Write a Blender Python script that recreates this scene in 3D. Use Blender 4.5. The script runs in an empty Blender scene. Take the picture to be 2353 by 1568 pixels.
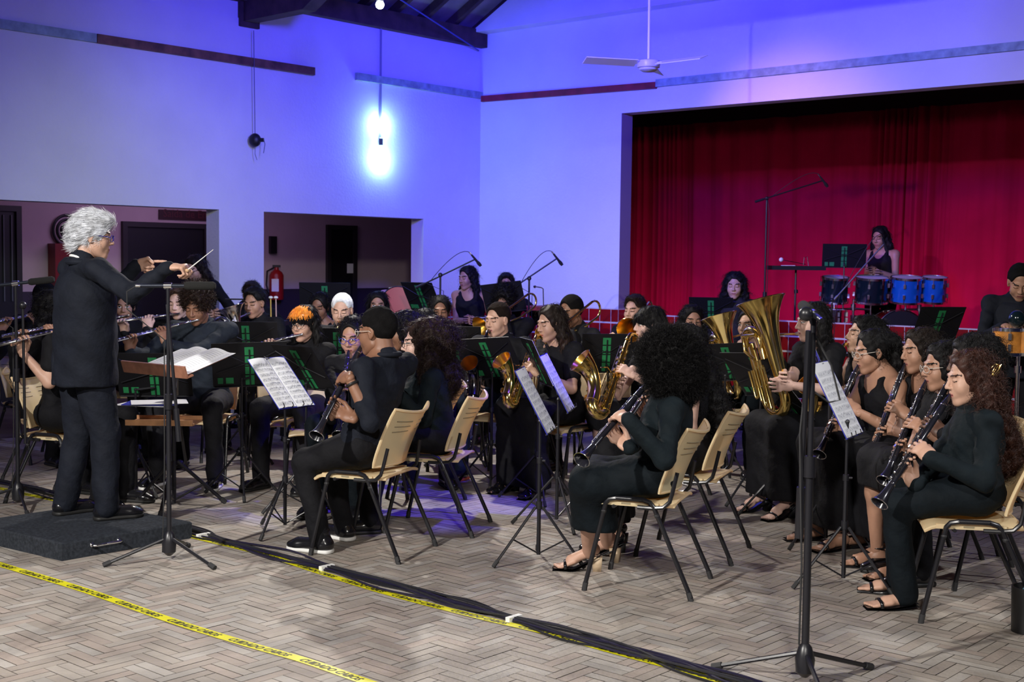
import bpy, math, random
import numpy as np
from mathutils import Vector, Matrix
random.seed(7); rng = np.random.default_rng(11)
S = bpy.context.scene
COL = S.collection
# ---------------------------------------------------------------- camera
W, H, F = 2353.0, 1568.0, 2965.0
CAMH = 1.59; PITCH = math.radians(-3.53); ROLL = 0.0115
cam_d = bpy.data.cameras.new('camera'); cam_d.sensor_width = 36.0; cam_d.lens = F / W * 36.0
cam_d.clip_end = 100
cam = bpy.data.objects.new('camera', cam_d); COL.objects.link(cam)
fw = Vector((0, math.cos(PITCH), math.sin(PITCH))); r0 = Vector((1, 0, 0)); u0 = r0.cross(fw)
rt = r0 * math.cos(ROLL) + u0 * math.sin(ROLL); up = u0 * math.cos(ROLL) - r0 * math.sin(ROLL)
M = Matrix((rt, up, -fw)).transposed().to_4x4(); M.translation = (0, 0, CAMH)
cam.matrix_world = M
S.camera = cam
cam_d.dof.use_dof = True; cam_d.dof.focus_distance = 7.0; cam_d.dof.aperture_fstop = 5.6
S.view_settings.view_transform = 'Standard'; S.view_settings.look = 'None'
S.view_settings.gamma = 1.0; S.view_settings.use_curve_mapping = False
S.view_settings.exposure = 0.0
def P(px, py, Y):
    d = fw * F + rt * (px - W / 2) - up * (py - H / 2)
    return Vector((0, 0, CAMH)) + d * (Y / d.y)
def G(px, py, z=0.0):
    d = fw * F + rt * (px - W / 2) - up * (py - H / 2)
    return Vector((0, 0, CAMH)) + d * ((z - CAMH) / d.z)
def onray(P0, px, py, L, near=True):          # point on a sight line at distance L from P0
    c = Vector((0, 0, CAMH)); d = (fw * F + rt * (px - W / 2) - up * (py - H / 2)).normalized()
    m = (P0 - c).dot(d); h2 = (P0 - c).length_squared - m * m
    q = L * L - h2
    s = math.sqrt(q) if q > 0 else 0
    return c + d * (m - s if near else m + s)
# room frame: origin in the far corner, u runs along the left wall, v along the right wall
RA = math.radians(41.3); RC = Vector((-0.41, 15.7, 0))
UD = Vector((-math.sin(RA), -math.cos(RA), 0)); VD = Vector((math.cos(RA), -math.sin(RA), 0))
def R(u, v, z=0.0): return RC + UD * u + VD * v + Vector((0, 0, z))
ROOM = Matrix((UD, VD, Vector((0, 0, 1)))).transposed().to_4x4(); ROOM.translation = RC
# ---------------------------------------------------------------- world and lights
wd = bpy.data.worlds.new('night_ambience'); S.world = wd; wd.use_nodes = True
wd.node_tree.nodes['Background'].inputs[0].default_value = (0.25, 0.3, 1.0, 1)
wd.node_tree.nodes['Background'].inputs[1].default_value = 0.025
def lamp(name, kind, loc, target, power, color, size=0.1, spot=None, blend=0.3, sizey=None):
    l = bpy.data.lights.new(name, kind); o = bpy.data.objects.new(name, l); COL.objects.link(o)
    l.energy = power; l.color = color; o.location = loc
    if kind == 'AREA':
        l.size = size
        if sizey: l.shape = 'RECTANGLE'; l.size = sizey; l.size_y = size
    elif kind == 'SPOT': l.shadow_soft_size = size; l.spot_size = math.radians(spot); l.spot_blend = blend
    else: l.shadow_soft_size = size
    if target is not None: o.rotation_euler = (Vector(target) - Vector(loc)).to_track_quat('-Z', 'Y').to_euler()
    return o
lamp('front_flood_lamp', 'SPOT', (-4.4, 1.2, 4.4), (0.4, 7.2, 0.0), 2500, (1.0, 0.955, 0.90), 0.09, 66, 0.7)
lamp('near_flood_lamp', 'SPOT', (0.4, -1.5, 4.4), (0.0, 6.6, 0.0), 1300, (1.0, 0.95, 0.88), 0.25, 58, 0.8)
BULB = P(873, 11, 11.0)
lamp('truss_lamp', 'SPOT', tuple(BULB - Vector((0, 0.10, 0.02))), (0.2, 6.6, 0.0), 600, (1.0, 0.93, 0.84), 0.05, 110, 0.5)
lamp('blue_wall_lamp_a', 'SPOT', tuple(R(5.6, 5.6, 3.9)), tuple(R(0.9, 0.0, 4.1)), 1150, (0.04, 0.025, 1.0), 0.25, 84, 1.0)
lamp('blue_wall_lamp_b', 'SPOT', tuple(R(5.2, 4.6, 3.9)), tuple(R(0.0, 3.2, 4.0)), 1500, (0.04, 0.025, 1.0), 0.25, 110, 1.0)
lamp('blue_wall_lamp_c', 'SPOT', tuple(R(5.6, 5.8, 3.9)), tuple(R(5.5, 0.0, 3.6)), 300, (0.10, 0.09, 1.0), 0.25, 110, 1.0)
lamp('pale_wall_lamp_a', 'SPOT', tuple(R(5.6, 5.2, 3.0)), tuple(R(4.6, 0.0, 1.2)), 270, (0.85, 0.97, 1.0), 0.4, 62, 1.0)
lamp('pale_wall_lamp_b', 'SPOT', tuple(R(5.4, 4.2, 3.0)), tuple(R(0.0, 1.3, 1.1)), 70, (0.80, 0.92, 1.0), 0.4, 56, 1.0)
lamp('blue_floor_lamp', 'SPOT', tuple(R(5.2, 7.0, 4.1)), tuple(G(900, 1150)), 1000, (0.07, 0.03, 1.0), 0.06, 28, 0.6)
lamp('stage_wash_lamp', 'SPOT', tuple(R(3.6, 3.0, 3.9)), tuple(R(-4.1, 5.6, 1.0)), 400, (1.0, 0.42, 0.60), 0.10, 40, 1.0)
lamp('curtain_fill_a', 'AREA', tuple(R(-2.95, 2.4, 0.55)), tuple(R(-4.1, 2.4, 1.3)), 36, (0.90, 0.55, 0.75), 0.2, sizey=6.4)  # added fill behind the parapet, brightens the lower left curtain; no real fixture
lamp('curtain_fill_b', 'AREA', tuple(R(-2.95, 8.2, 0.55)), tuple(R(-4.1, 8.2, 1.3)), 11, (1.0, 0.5, 0.45), 0.2, sizey=4.4)  # same added fill for the right part of the curtain
lamp('blue_drum_fill', 'SPOT', tuple(R(3.2, 5.6, 3.9)), tuple(P(2030, 670, 14.0)), 380, (0.10, 0.16, 1.0), 0.08, 20, 0.8)  # added spot, stands in for blue wall-lamp reflections on the drums
lamp('blue_roof_fill', 'SPOT', tuple(R(4.0, 3.2, 3.6)), tuple(R(0.9, 1.6, 5.2)), 260, (0.05, 0.05, 1.0), 0.15, 80, 1.0)  # fill spot added to turn the roof boards blue
lamp('side_lamp', 'SPOT', (5.2, 4.6, 4.2), (0.2, 7.4, 0.4), 400, (0.95, 0.95, 1.0), 0.10, 52, 0.8)
lamp('corridor_fill', 'AREA', tuple(R(3.0, -1.6, 2.7)), tuple(R(3.0, -2.4, 0.5)), 30, (0.75, 0.5, 1.0), 2.5)  # added purple fill that lifts the dark corridor, not a fixture there
# ---------------------------------------------------------------- materials
MATS = {}
def mat(name, col, rough=0.6, metal=0.0, noise=0.0, nscale=8.0, bump=0.0, bscale=60.0, spec=0.5, emis=None, estr=0.0, coat=0.0, alpha=1.0, trans=0.0, sheen=0.0):
    if name in MATS: return MATS[name]
    m = bpy.data.materials.new(name); m.use_nodes = True; nt = m.node_tree; b = nt.nodes['Principled BSDF']
    I = b.inputs
    I['Base Color'].default_value = (*col, 1); I['Roughness'].default_value = rough; I['Metallic'].default_value = metal
    I['Specular IOR Level'].default_value = spec; I['Coat Weight'].default_value = coat
    I['Alpha'].default_value = alpha; I['Transmission Weight'].default_value = trans
    if sheen: I['Sheen Weight'].default_value = sheen
    if emis: I['Emission Color'].default_value = (*emis, 1); I['Emission Strength'].default_value = estr
    if noise or bump:
        tc = nt.nodes.new('ShaderNodeTexCoord')
    if noise:
        n = nt.nodes.new('ShaderNodeTexNoise'); n.inputs['Scale'].default_value = nscale; n.inputs['Detail'].default_value = 5
        nt.links.new(tc.outputs['Object'], n.inputs['Vector'])
        mr = nt.nodes.new('ShaderNodeMapRange'); mr.inputs[1].default_value = 0.3; mr.inputs[2].default_value = 0.7
        mr.inputs[3].default_value = 1 - noise; mr.inputs[4].default_value = 1 + noise
        nt.links.new(n.outputs['Fac'], mr.inputs[0])
        mx = nt.nodes.new('ShaderNodeVectorMath'); mx.operation = 'SCALE'; mx.inputs[0].default_value = col
        nt.links.new(mr.outputs[0], mx.inputs['Scale']); nt.links.new(mx.outputs[0], I['Base Color'])
    if bump:
        n2 = nt.nodes.new('ShaderNodeTexNoise'); n2.inputs['Scale'].default_value = bscale; n2.inputs['Detail'].default_value = 4
        nt.links.new(tc.outputs['Object'], n2.inputs['Vector'])
        bp = nt.nodes.new('ShaderNodeBump'); bp.inputs['Strength'].default_value = bump; bp.inputs['Distance'].default_value = 0.01
        nt.links.new(n2.outputs['Fac'], bp.inputs['Height']); nt.links.new(bp.outputs[0], I['Normal'])
    MATS[name] = m
    return m
def attr_mat(name, rough=0.7, bump=0.2, bscale=120, noise=0.15, nscale=5.0, metal=0.0, spec=0.4):   # colour from a face attribute
    m = mat(name, (0.5, 0.5, 0.5), rough, metal, 0, 8, bump, bscale, spec)
    nt = m.node_tree; a = nt.nodes.new('ShaderNodeAttribute'); a.attribute_name = 'tint'
    n = nt.nodes.new('ShaderNodeTexNoise'); n.inputs['Scale'].default_value = nscale; n.inputs['Detail'].default_value = 6
    tc = nt.nodes.new('ShaderNodeTexCoord'); nt.links.new(tc.outputs['Object'], n.inputs['Vector'])
    mr = nt.nodes.new('ShaderNodeMapRange'); mr.inputs[1].default_value = 0.35; mr.inputs[2].default_value = 0.65
    mr.inputs[3].default_value = 1 - noise; mr.inputs[4].default_value = 1 + noise
    nt.links.new(n.outputs['Fac'], mr.inputs[0])
    mx = nt.nodes.new('ShaderNodeVectorMath'); mx.operation = 'SCALE'
    nt.links.new(a.outputs['Color'], mx.inputs[0]); nt.links.new(mr.outputs[0], mx.inputs['Scale'])
    nt.links.new(mx.outputs[0], nt.nodes['Principled BSDF'].inputs['Base Color'])
    return m
# ---------------------------------------------------------------- mesh builder
def frame_from(d, upv=(0, 0, 1)):
    d = Vector(d).normalized(); u = Vector(upv)
    if abs(d.dot(u.normalized())) > 0.999: u = Vector((1, 0, 0)) if abs(d.x) < 0.9 else Vector((0, 1, 0))
    x = u.cross(d).normalized(); y = d.cross(x).normalized()
    return x, y, d
class MB:
    def __init__(s): s.v = []; s.f = []; s.m = []; s.n = 0
    def add(s, vs, fs, mi=0):
        s.v.append(np.asarray(vs, dtype=np.float64).reshape(-1, 3)); b = s.n
        for f in fs: s.f.append([b + i for i in f]); s.m.append(mi)
        s.n += len(s.v[-1]); return s
    def addnp(s, V, Q, mi=0):                 # Q: int array of quads or triangles
        if len(V) == 0: return s
        s.v.append(np.asarray(V, float)); Q = np.asarray(Q) + s.n
        s.f.extend(Q.tolist()); s.m.extend([mi] * len(Q) if np.isscalar(mi) else list(mi)); s.n += len(V); return s
    def box(s, c, d, rot=None, mi=0, taper=1.0):
        x, y, z = d[0] / 2, d[1] / 2, d[2] / 2; t = taper
        v = [(-x, -y, -z), (x, -y, -z), (x, y, -z), (-x, y, -z), (-x * t, -y * t, z), (x * t, -y * t, z), (x * t, y * t, z), (-x * t, y * t, z)]
        c = Vector(c)
        v = [(rot @ Vector(p) if rot else Vector(p)) + c for p in v]
        return s.add([tuple(p) for p in v], [(0, 3, 2, 1), (4, 5, 6, 7), (0, 1, 5, 4), (1, 2, 6, 5), (2, 3, 7, 6), (3, 0, 4, 7)], mi)
    def tube(s, pts, r, n=8, mi=0, cap=True, closed=False):
        pts = [Vector(p) for p in pts]; k = len(pts); rs = r if hasattr(r, '__len__') else [r] * k
        V = []; prev = None
        for i, p in enumerate(pts):
            a = pts[i - 1] if (i or closed) else p; b = pts[(i + 1) % k] if (i < k - 1 or closed) else p
            d = (b - a); d = d.normalized() if d.length > 1e-9 else Vector((0, 0, 1))
            if prev is None: x, y, _ = frame_from(d)
            else:
                x = prev - d * prev.dot(d); x = x.normalized() if x.length > 1e-6 else frame_from(d)[0]; y = d.cross(x)
            prev = x
            for j in range(n):
                a_ = 2 * math.pi * j / n; V.append(p + x * (math.cos(a_) * rs[i]) + y * (math.sin(a_) * rs[i]))
        Fc = []
        for i in range(k if closed else k - 1):
            i2 = (i + 1) % k
            for j in range(n):
                j2 = (j + 1) % n; Fc.append((i * n + j, i * n + j2, i2 * n + j2, i2 * n + j))
        if cap and not closed: Fc.append(tuple(range(n))[::-1]); Fc.append(tuple((k - 1) * n + j for j in range(n)))
        return s.add([tuple(p) for p in V], Fc, mi)
    def cyl(s, a, b, r, r2=None, n=16, mi=0): return s.tube([a, b], [r, r if r2 is None else r2], n, mi)
    def lathe(s, prof, n=24, o=(0, 0, 0), ax=(0, 0, 1), mi=0, cap=True):   # prof: (radius, height)
        x, y, d = frame_from(ax); o = Vector(o); V = []
        for r, h in prof:
            for j in range(n):
                a = 2 * math.pi * j / n; V.append(o + d * h + x * (math.cos(a) * r) + y * (math.sin(a) * r))
        Fc = []
        for i in range(len(prof) - 1):
            for j in range(n):
                j2 = (j + 1) % n; Fc.append((i * n + j, i * n + j2, (i + 1) * n + j2, (i + 1) * n + j))
        if cap:
            if prof[0][0] > 1e-5: Fc.append(tuple(range(n))[::-1])
            if prof[-1][0] > 1e-5: Fc.append(tuple((len(prof) - 1) * n + j for j in range(n)))
        return s.add([tuple(p) for p in V], Fc, mi)
    def sphere(s, c, r, n=12, mi=0, sc=(1, 1, 1)):
        V = []; c = Vector(c); m = n // 2
        for i in range(m + 1):
            t = math.pi * i / m
            for j in range(n):
                a = 2 * math.pi * j / n
                V.append((c.x + r * sc[0] * math.sin(t) * math.cos(a), c.y + r * sc[1] * math.sin(t) * math.sin(a), c.z + r * sc[2] * math.cos(t)))
        Fc = [(i * n + j, (i + 1) * n + j, (i + 1) * n + (j + 1) % n, i * n + (j + 1) % n) for i in range(m) for j in range(n)]
        return s.add(V, Fc, mi)
    def torus(s, c, R_, r, ax=(0, 0, 1), n=32, k=8, mi=0):
        x, y, d = frame_from(ax); c = Vector(c)
        return s.tube([c + x * (R_ * math.cos(2 * math.pi * i / n)) + y * (R_ * math.sin(2 * math.pi * i / n)) for i in range(n)], r, k, mi, closed=True)
    def prism(s, poly, o, x, y, depth, mi=0):  # 2D polygon in plane (x,y) at o, extruded along x cross y by depth
        x = Vector(x); y = Vector(y); nrm = x.cross(y).normalized(); o = Vector(o); k = len(poly)
        V = [o + x * a + y * b for a, b in poly] + [o + x * a + y * b + nrm * depth for a, b in poly]
        Fc = [tuple(range(k))[::-1], tuple(range(k, 2 * k))] + [(i, (i + 1) % k, k + (i + 1) % k, k + i) for i in range(k)]
        return s.add([tuple(p) for p in V], Fc, mi)
    def grid(s, fn, nu, nv, mi=0):
        V = [tuple(fn(i / nu, j / nv)) for i in range(nu + 1) for j in range(nv + 1)]
        return s.add(V, [(i * (nv + 1) + j, (i + 1) * (nv + 1) + j, (i + 1) * (nv + 1) + j + 1, i * (nv + 1) + j + 1) for i in range(nu) for j in range(nv)], mi)
    def merged(s): return np.concatenate(s.v) if s.v else np.zeros((0, 3))
    def build(s, name, mats, parent=None, world=True, smooth=True, tint=None, sharp=40, mat4=None):
        V = s.merged()
        if mat4 is not None:
            A = np.array(mat4); V = V @ A[:3, :3].T + A[:3, 3]
        if parent is not None and world:
            A = np.array(parent.matrix_basis.inverted()); V = V @ A[:3, :3].T + A[:3, 3]
        me = bpy.data.meshes.new(name)
        cnt = np.array([len(f) for f in s.f], dtype=np.int32); flat = np.fromiter((i for f in s.f for i in f), dtype=np.int32, count=int(cnt.sum()))
        me.vertices.add(len(V)); me.vertices.foreach_set('co', V.ravel())
        me.loops.add(len(flat)); me.loops.foreach_set('vertex_index', flat)
        me.polygons.add(len(cnt)); st = np.zeros(len(cnt), dtype=np.int32); st[1:] = np.cumsum(cnt)[:-1]
        me.polygons.foreach_set('loop_start', st); me.polygons.foreach_set('loop_total', cnt)
        mats = mats if isinstance(mats, (list, tuple)) else [mats]
        for m_ in mats: me.materials.append(m_)
        me.polygons.foreach_set('material_index', np.array(s.m, dtype=np.int32))
        me.update(calc_edges=True)
        if smooth:
            me.polygons.foreach_set('use_smooth', np.ones(len(cnt), dtype=bool))
            if sharp: me.set_sharp_from_angle(angle=math.radians(sharp))
        else: me.polygons.foreach_set('use_smooth', np.zeros(len(cnt), dtype=bool))
        if tint is not None:
            at = me.attributes.new('tint', 'FLOAT_COLOR', 'FACE'); at.data.foreach_set('color', np.asarray(tint, float).ravel())
        o = bpy.data.objects.new(name, me); COL.objects.link(o)
        if parent is not None: o.parent = parent
        return o
def thing(name, label, cat, loc=(0, 0, 0), rz=0.0, group=None):
    o = bpy.data.objects.new(name, None); COL.objects.link(o); o.empty_display_size = 0.1
    o.matrix_basis = Matrix.Translation(Vector(loc)) @ Matrix.Rotation(rz, 4, 'Z')
    return tag(o, label, cat, group)
def tag(o, label, cat, group=None, kind=None):
    o['label'] = label; o['category'] = cat
    if group: o['group'] = group
    if kind: o['kind'] = kind
    return o
def struct(o): o['kind'] = 'structure'; return o
def copy_tree(o, parent=None):
    c = o.copy(); COL.objects.link(c); c.parent = parent
    if parent is not None: c.matrix_parent_inverse = o.matrix_parent_inverse
    for ch in KIDS.get(o.name, [x for x in bpy.data.objects if x.parent == o]): copy_tree(ch, c)
    return c
KIDS = {}
# ---------------------------------------------------------------- implicit surfaces: smooth blends of tapered limbs, meshed by surface nets
class SDF:
    def __init__(s): s.ops = []
    def cap(s, a, b, ra, rb=None, k=0.02): s.ops.append(('c', np.array(a, float), np.array(b, float), ra, ra if rb is None else rb, k)); return s
    def ell(s, c, r, rot=None, k=0.02): s.ops.append(('e', np.array(c, float), np.array(r, float), None if rot is None else np.array(rot, float), k)); return s
    def fcap(s, a, b, sx, sy, latv, k=0.03, ta=1.0, tb=1.0):      # flattened limb: half widths sx (along latv) and sy
        s.ops.append(('f', np.array(a, float), np.array(b, float), sx, sy, np.array(latv, float), k, ta, tb)); return s
    def sub(s, c, r, rot=None, k=0.01): s.ops.append(('s', np.array(c, float), np.array(r, float), None if rot is None else np.array(rot, float), k)); return s
    def clip(s, p, n, k=0.004): s.ops.append(('p', np.array(p, float), np.array(n, float), k)); return s   # keeps the side away from n
    def noise(s, amp, freq, seed=0, z0=None): s.ops.append(('n', amp, freq, seed)); return s
    def ev(s, X):
        d = np.full(len(X), 9.0)
        for o in s.ops:
            t = o[0]
            if t == 'c':
                _, a, b, ra, rb, k = o; ab = b - a; L = ab @ ab + 1e-12
                h = np.clip((X - a) @ ab / L, 0, 1); q = np.linalg.norm(X - a - h[:, None] * ab, axis=1) - (ra + (rb - ra) * h)
            elif t in ('e', 's'):
                _, c, r, rot, k = o; Y = X - c
                if rot is not None: Y = Y @ rot
                k0 = np.linalg.norm(Y / r, axis=1); k1 = np.linalg.norm(Y / (r * r), axis=1) + 1e-9; q = k0 * (k0 - 1) / k1
            elif t == 'f':
                _, a, b, sx, sy, lat, k, ta, tb = o; ab = b - a; L = np.sqrt(ab @ ab) + 1e-9; ax = ab / L
                lat = lat - ax * (lat @ ax); lat = lat / np.linalg.norm(lat); dep = np.cross(ax, lat)
                Y = X - a; z = Y @ ax; h = np.clip(z / L, 0, 1); z = z - h * L; sc = ta + (tb - ta) * h
                x = Y @ lat; y = Y @ dep
                kk = np.sqrt((x / (sx * sc)) ** 2 + (y / (sy * sc)) ** 2 + (z / sy) ** 2); q = (kk - 1) * min(sx, sy) * sc
            elif t == 'p':
                _, p, n, k = o; q = (X - p) @ n
                h = np.clip(0.5 - 0.5 * (d - q) / k, 0, 1); d = d * (1 - h) + q * h + k * h * (1 - h); continue
            elif t == 'n':
                _, amp, fr, sd = o
                w = X * fr + sd
                d = d + amp * (np.sin(w[:, 0] + 1.7 * np.sin(w[:, 1] * .8)) * np.sin(w[:, 1] * 1.1 + 1.3 * np.sin(w[:, 2])) + .6 * np.sin(w[:, 2] * 1.9 + w[:, 0] * 1.3 + 2 * np.sin(w[:, 1] * .6)))
                continue
            if t == 's':
                h = np.clip(0.5 - 0.5 * (d + q) / k, 0, 1); d = d * (1 - h) - q * h + k * h * (1 - h); continue
            h = np.clip(0.5 + 0.5 * (q - d) / k, 0, 1); d = q * (1 - h) + d * h - k * h * (1 - h)
        return d
    def bounds(s, pad=0.02):
        lo = np.full(3, 1e9); hi = -lo
        for o in s.ops:
            if o[0] == 'c': r = max(o[3], o[4]); pts = [o[1], o[2]]
            elif o[0] == 'e': r = max(o[2]); pts = [o[1]]
            elif o[0] == 'f': r = max(o[3], o[4]) * max(o[7], o[8]); pts = [o[1], o[2]]
            else: continue
            for p in pts: lo = np.minimum(lo, p - r); hi = np.maximum(hi, p + r)
        return lo - pad, hi + pad
    def mesh(s, h, lo=None, hi=None, rot=None):
        if lo is None: lo, hi = s.bounds()
        lo = np.array(lo, float); hi = np.array(hi, float); n = np.maximum(((hi - lo) / h).astype(int) + 2, 3)
        if n.prod() > 4e6: h = h * (n.prod() / 4e6) ** (1 / 3); n = np.maximum(((hi - lo) / h).astype(int) + 2, 3)
        gx, gy, gz = [lo[i] + h * np.arange(n[i]) for i in range(3)]
        X = np.stack(np.meshgrid(gx, gy, gz, indexing='ij'), -1).reshape(-1, 3)
        f = np.concatenate([s.ev(c) for c in np.array_split(X, max(1, len(X) // 150000))]).reshape(n)
        return nets(f, lo, h)
def nets(f, lo, h):
    ins = f < 0; n = np.array(f.shape)
    c = [ins[i:n[0] - 1 + i, j:n[1] - 1 + j, k:n[2] - 1 + k] for i in (0, 1) for j in (0, 1) for k in (0, 1)]
    cs = sum(x.astype(np.int8) for x in c); act = (cs > 0) & (cs < 8)
    idx = np.full(act.shape, -1, dtype=np.int64); ids = np.argwhere(act); idx[act] = np.arange(len(ids))
    if len(ids) == 0: return np.zeros((0, 3)), np.zeros((0, 4), int)
    acc = np.zeros((len(ids), 3)); cnt = np.zeros(len(ids)); off = [(i, j, k) for i in (0, 1) for j in (0, 1) for k in (0, 1)]
    def fv(o): return f[ids[:, 0] + o[0], ids[:, 1] + o[1], ids[:, 2] + o[2]]
    for a in off:
        for ax in range(3):
            if a[ax] == 1: continue
            b = list(a); b[ax] = 1; fa = fv(a); fb = fv(b); m = (fa < 0) != (fb < 0)
            t = np.where(m, fa / np.where(m, fa - fb, 1), 0); p = np.tile(np.array(a, float), (len(ids), 1)); p[:, ax] += t
            acc[m] += p[m]; cnt[m] += 1
    V = lo + h * (ids + acc / cnt[:, None]); Q = []
    for ax in range(3):
        sl0 = [slice(None)] * 3; sl1 = [slice(None)] * 3; sl0[ax] = slice(0, -1); sl1[ax] = slice(1, None)
        A = ins[tuple(sl0)]; B = ins[tuple(sl1)]; e = np.argwhere(A != B)
        u, w = (ax + 1) % 3, (ax + 2) % 3
        e = e[(e[:, u] > 0) & (e[:, w] > 0) & (e[:, u] < n[u] - 1) & (e[:, w] < n[w] - 1)]
        if len(e) == 0: continue
        du = np.zeros(3, int); du[u] = 1; dw = np.zeros(3, int); dw[w] = 1
        g = lambda q: idx[q[:, 0], q[:, 1], q[:, 2]]
        q = np.stack([g(e - du - dw), g(e - dw), g(e), g(e - du)], 1); fl = A[e[:, 0], e[:, 1], e[:, 2]]
        q = np.where(fl[:, None], q, q[:, ::-1]); Q.append(q)
    return V, np.concatenate(Q)
# ================================================================= the hall
m_wall = mat('wall_plaster', (0.78, 0.79, 0.80), 0.85, noise=0.05, nscale=1.5, bump=0.25, bscale=35, spec=0.2)
m_white = mat('white_plastic', (0.8, 0.8, 0.78), 0.5)
m_black = mat('black_paint', (0.012, 0.012, 0.013), 0.45)
m_wood = mat('dark_roof_timber', (0.07, 0.04, 0.03), 0.8, noise=0.4, nscale=6, bump=0.4, bscale=30)
m_sheath = mat('roof_boards', (0.30, 0.25, 0.24), 0.8, noise=0.3, nscale=4)
m_brown = mat('brown_rail_wood', (0.17, 0.075, 0.035), 0.6, noise=0.5, nscale=9)
m_red_rail = mat('red_rail_paint', (0.25, 0.01, 0.03), 0.5, noise=0.3, nscale=8)
m_grey_rail = mat('grey_green_rail', (0.30, 0.42, 0.40), 0.6, noise=0.3, nscale=12)
def room_box(mb, u0, u1, v0, v1, z0, z1, mi=0):
    c = R((u0 + u1) / 2, (v0 + v1) / 2, (z0 + z1) / 2)
    return mb.box(c, (abs(u1 - u0), abs(v1 - v0), z1 - z0), ROOM.to_3x3(), mi)
# floor pavers in herringbone, one mesh
def floor():
    w = 0.105; nn = 2; g = 0.0016; mb = MB(); tint = []        # pairs of slim pavers laid as a double herringbone
    base = [(0.315, 0.278, 0.24), (0.335, 0.302, 0.265), (0.30, 0.262, 0.228), (0.325, 0.275, 0.238), (0.34, 0.315, 0.285)]
    V = []; Q = []; r_ = random.Random(3)
    for cy in range(0, int(17.0 / w)):
        for cx in range(0, int(16.6 / w)):
            m_ = (cx - cy) % (2 * nn)
            if m_ == 0: rects = [(cx, cy, cx + nn, cy + .5), (cx, cy + .5, cx + nn, cy + 1)]
            elif m_ == 2 * nn - 1: rects = [(cx, cy, cx + .5, cy + nn), (cx + .5, cy, cx + 1, cy + nn)]
            else: continue
            for (a, b, c, d) in rects:
                p = R((a + c) / 2 * w, (b + d) / 2 * w)
                if p.y < 2.2 or abs(p.x) > 0.50 * p.y + 2.2: continue
                k = len(V); dz = r_.uniform(-0.0006, 0.0006); gg = g * r_.uniform(0.5, 1.5)
                for (x, y) in ((a * w + gg, b * w + gg), (c * w - gg, b * w + gg), (c * w - gg, d * w - gg), (a * w + gg, d * w - gg)):
                    q = R(x, y, dz); V.append((q.x, q.y, q.z))
                Q.append((k, k + 3, k + 2, k + 1)); t = r_.choice(base); f_ = r_.uniform(0.90, 1.08)
                tint.append((t[0] * f_, t[1] * f_, t[2] * f_, 1))
    k = len(V)
    for (u, v) in ((-0.3, -3.2), (17, -3.2), (17, 17), (-0.3, 17)):
        q = R(u, v, -0.003); V.append(tuple(q))
    Q.append((k, k + 3, k + 2, k + 1)); tint.append((0.085, 0.07, 0.06, 1))
    mb.add(V, Q)
    m = attr_mat('floor_pavers', 0.6, 0.3, 60, 0.20, 3.5, spec=0.35)
    nt = m.node_tree
    struct(mb.build('floor', m, smooth=False, tint=tint))
floor()
# left wall (v = 0) with two wide openings
mb = MB(); T = 0.2; OH = 2.07
for (a, b) in ((-T, 0.955), (3.25, 3.81)): room_box(mb, a, b, -T, 0, 0, OH)
room_box(mb, 7.6, 17, -T, 0, 0, OH)
room_box(mb, -T, 17, -T, 0, OH, 4.32)
struct(mb.build('wall_left', m_wall, smooth=False))
mb = MB(); room_box(mb, 3.56, 10.5, 0, 0.012, OH, 3.98); room_box(mb, 3.56, 3.81, 0, 0.012, 0, OH)
struct(mb.build('trim_1', m_wall, smooth=False))
# right wall (u = 0) with the stage opening
SV0, SV1, SZ0, SZ1 = 2.11, 9.6, 1.02, 3.23
mb = MB()
room_box(mb, -T, 0, 0, SV0, 1.08, SZ1); room_box(mb, -T, 0, SV1, 17, 0, SZ1)
room_box(mb, -T, 0, 0, 17, SZ1, 4.3)
q = [R(0, 0, 4.3), R(0, 17, 4.3), R(0, 17, 5.4), R(0, 8.5, 8.6)]
mb.prism([(0, 4.3), (17, 4.3), (8.5, 4.3 + 8.5 * 0.53)], RC, VD, (0, 0, 1), 0.2)
struct(mb.build('wall_right', m_wall, smooth=False))
# red tiled dado
def tiled(name, fn, L, z0, z1, nrow, seed, blue=()):
    mb = MB(); tint = []; r_ = random.Random(seed); s_ = 0.155; g = 0.007
    nc = int(L / s_); V = []; Q = []
    for j in range(nrow):
        for i in range(nc + 1):
            a = i * s_; b = min(a + s_ - g, L); zt = z1 - j * s_; zb = zt - s_ + g
            if b <= a + 0.01 or zt <= z0: continue
            k = len(V)
            for (x, z) in ((a, zb), (b, zb), (b, zt - 0.012), (a, zt - 0.012)): V.append(tuple(fn(x, z, 0.004)))
            Q.append((k, k + 1, k + 2, k + 3)); f_ = r_.uniform(0.8, 1.15)
            tint.append((0.012, 0.10, 0.42, 1) if (i, j) in blue else (0.60 * f_, 0.80 * f_, 0.82 * f_, 1) if r_.random() < 0.006 else (0.30 * f_, 0.006, 0.009, 1))
    k = len(V)
    for (x, z) in ((0, z0), (L, z0), (L, z1), (0, z1)): V.append(tuple(fn(x, z, 0.0)))
    Q.append((k, k + 1, k + 2, k + 3)); tint.append((0.62, 0.58, 0.60, 1))
    mb.add(V, Q)
    return struct(mb.build(name, attr_mat('dado_tiles', 0.25, 0.05, 200, 0.05), smooth=False, tint=tint))
tiled('trim_2', lambda x, z, d: R(d, x, z), SV0, 0, 1.08, 7, 1)
tiled('trim_3', lambda x, z, d: R(-x, SV0 + d, z), T, 0, 1.08, 7, 2)
tiled('trim_4', lambda x, z, d: R(-T + d, SV0 + x, z), SV1 - SV0, 0, SZ0, 7, 4, blue=((30, 1), (29, 1), (24, 1), (25, 1)))
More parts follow.
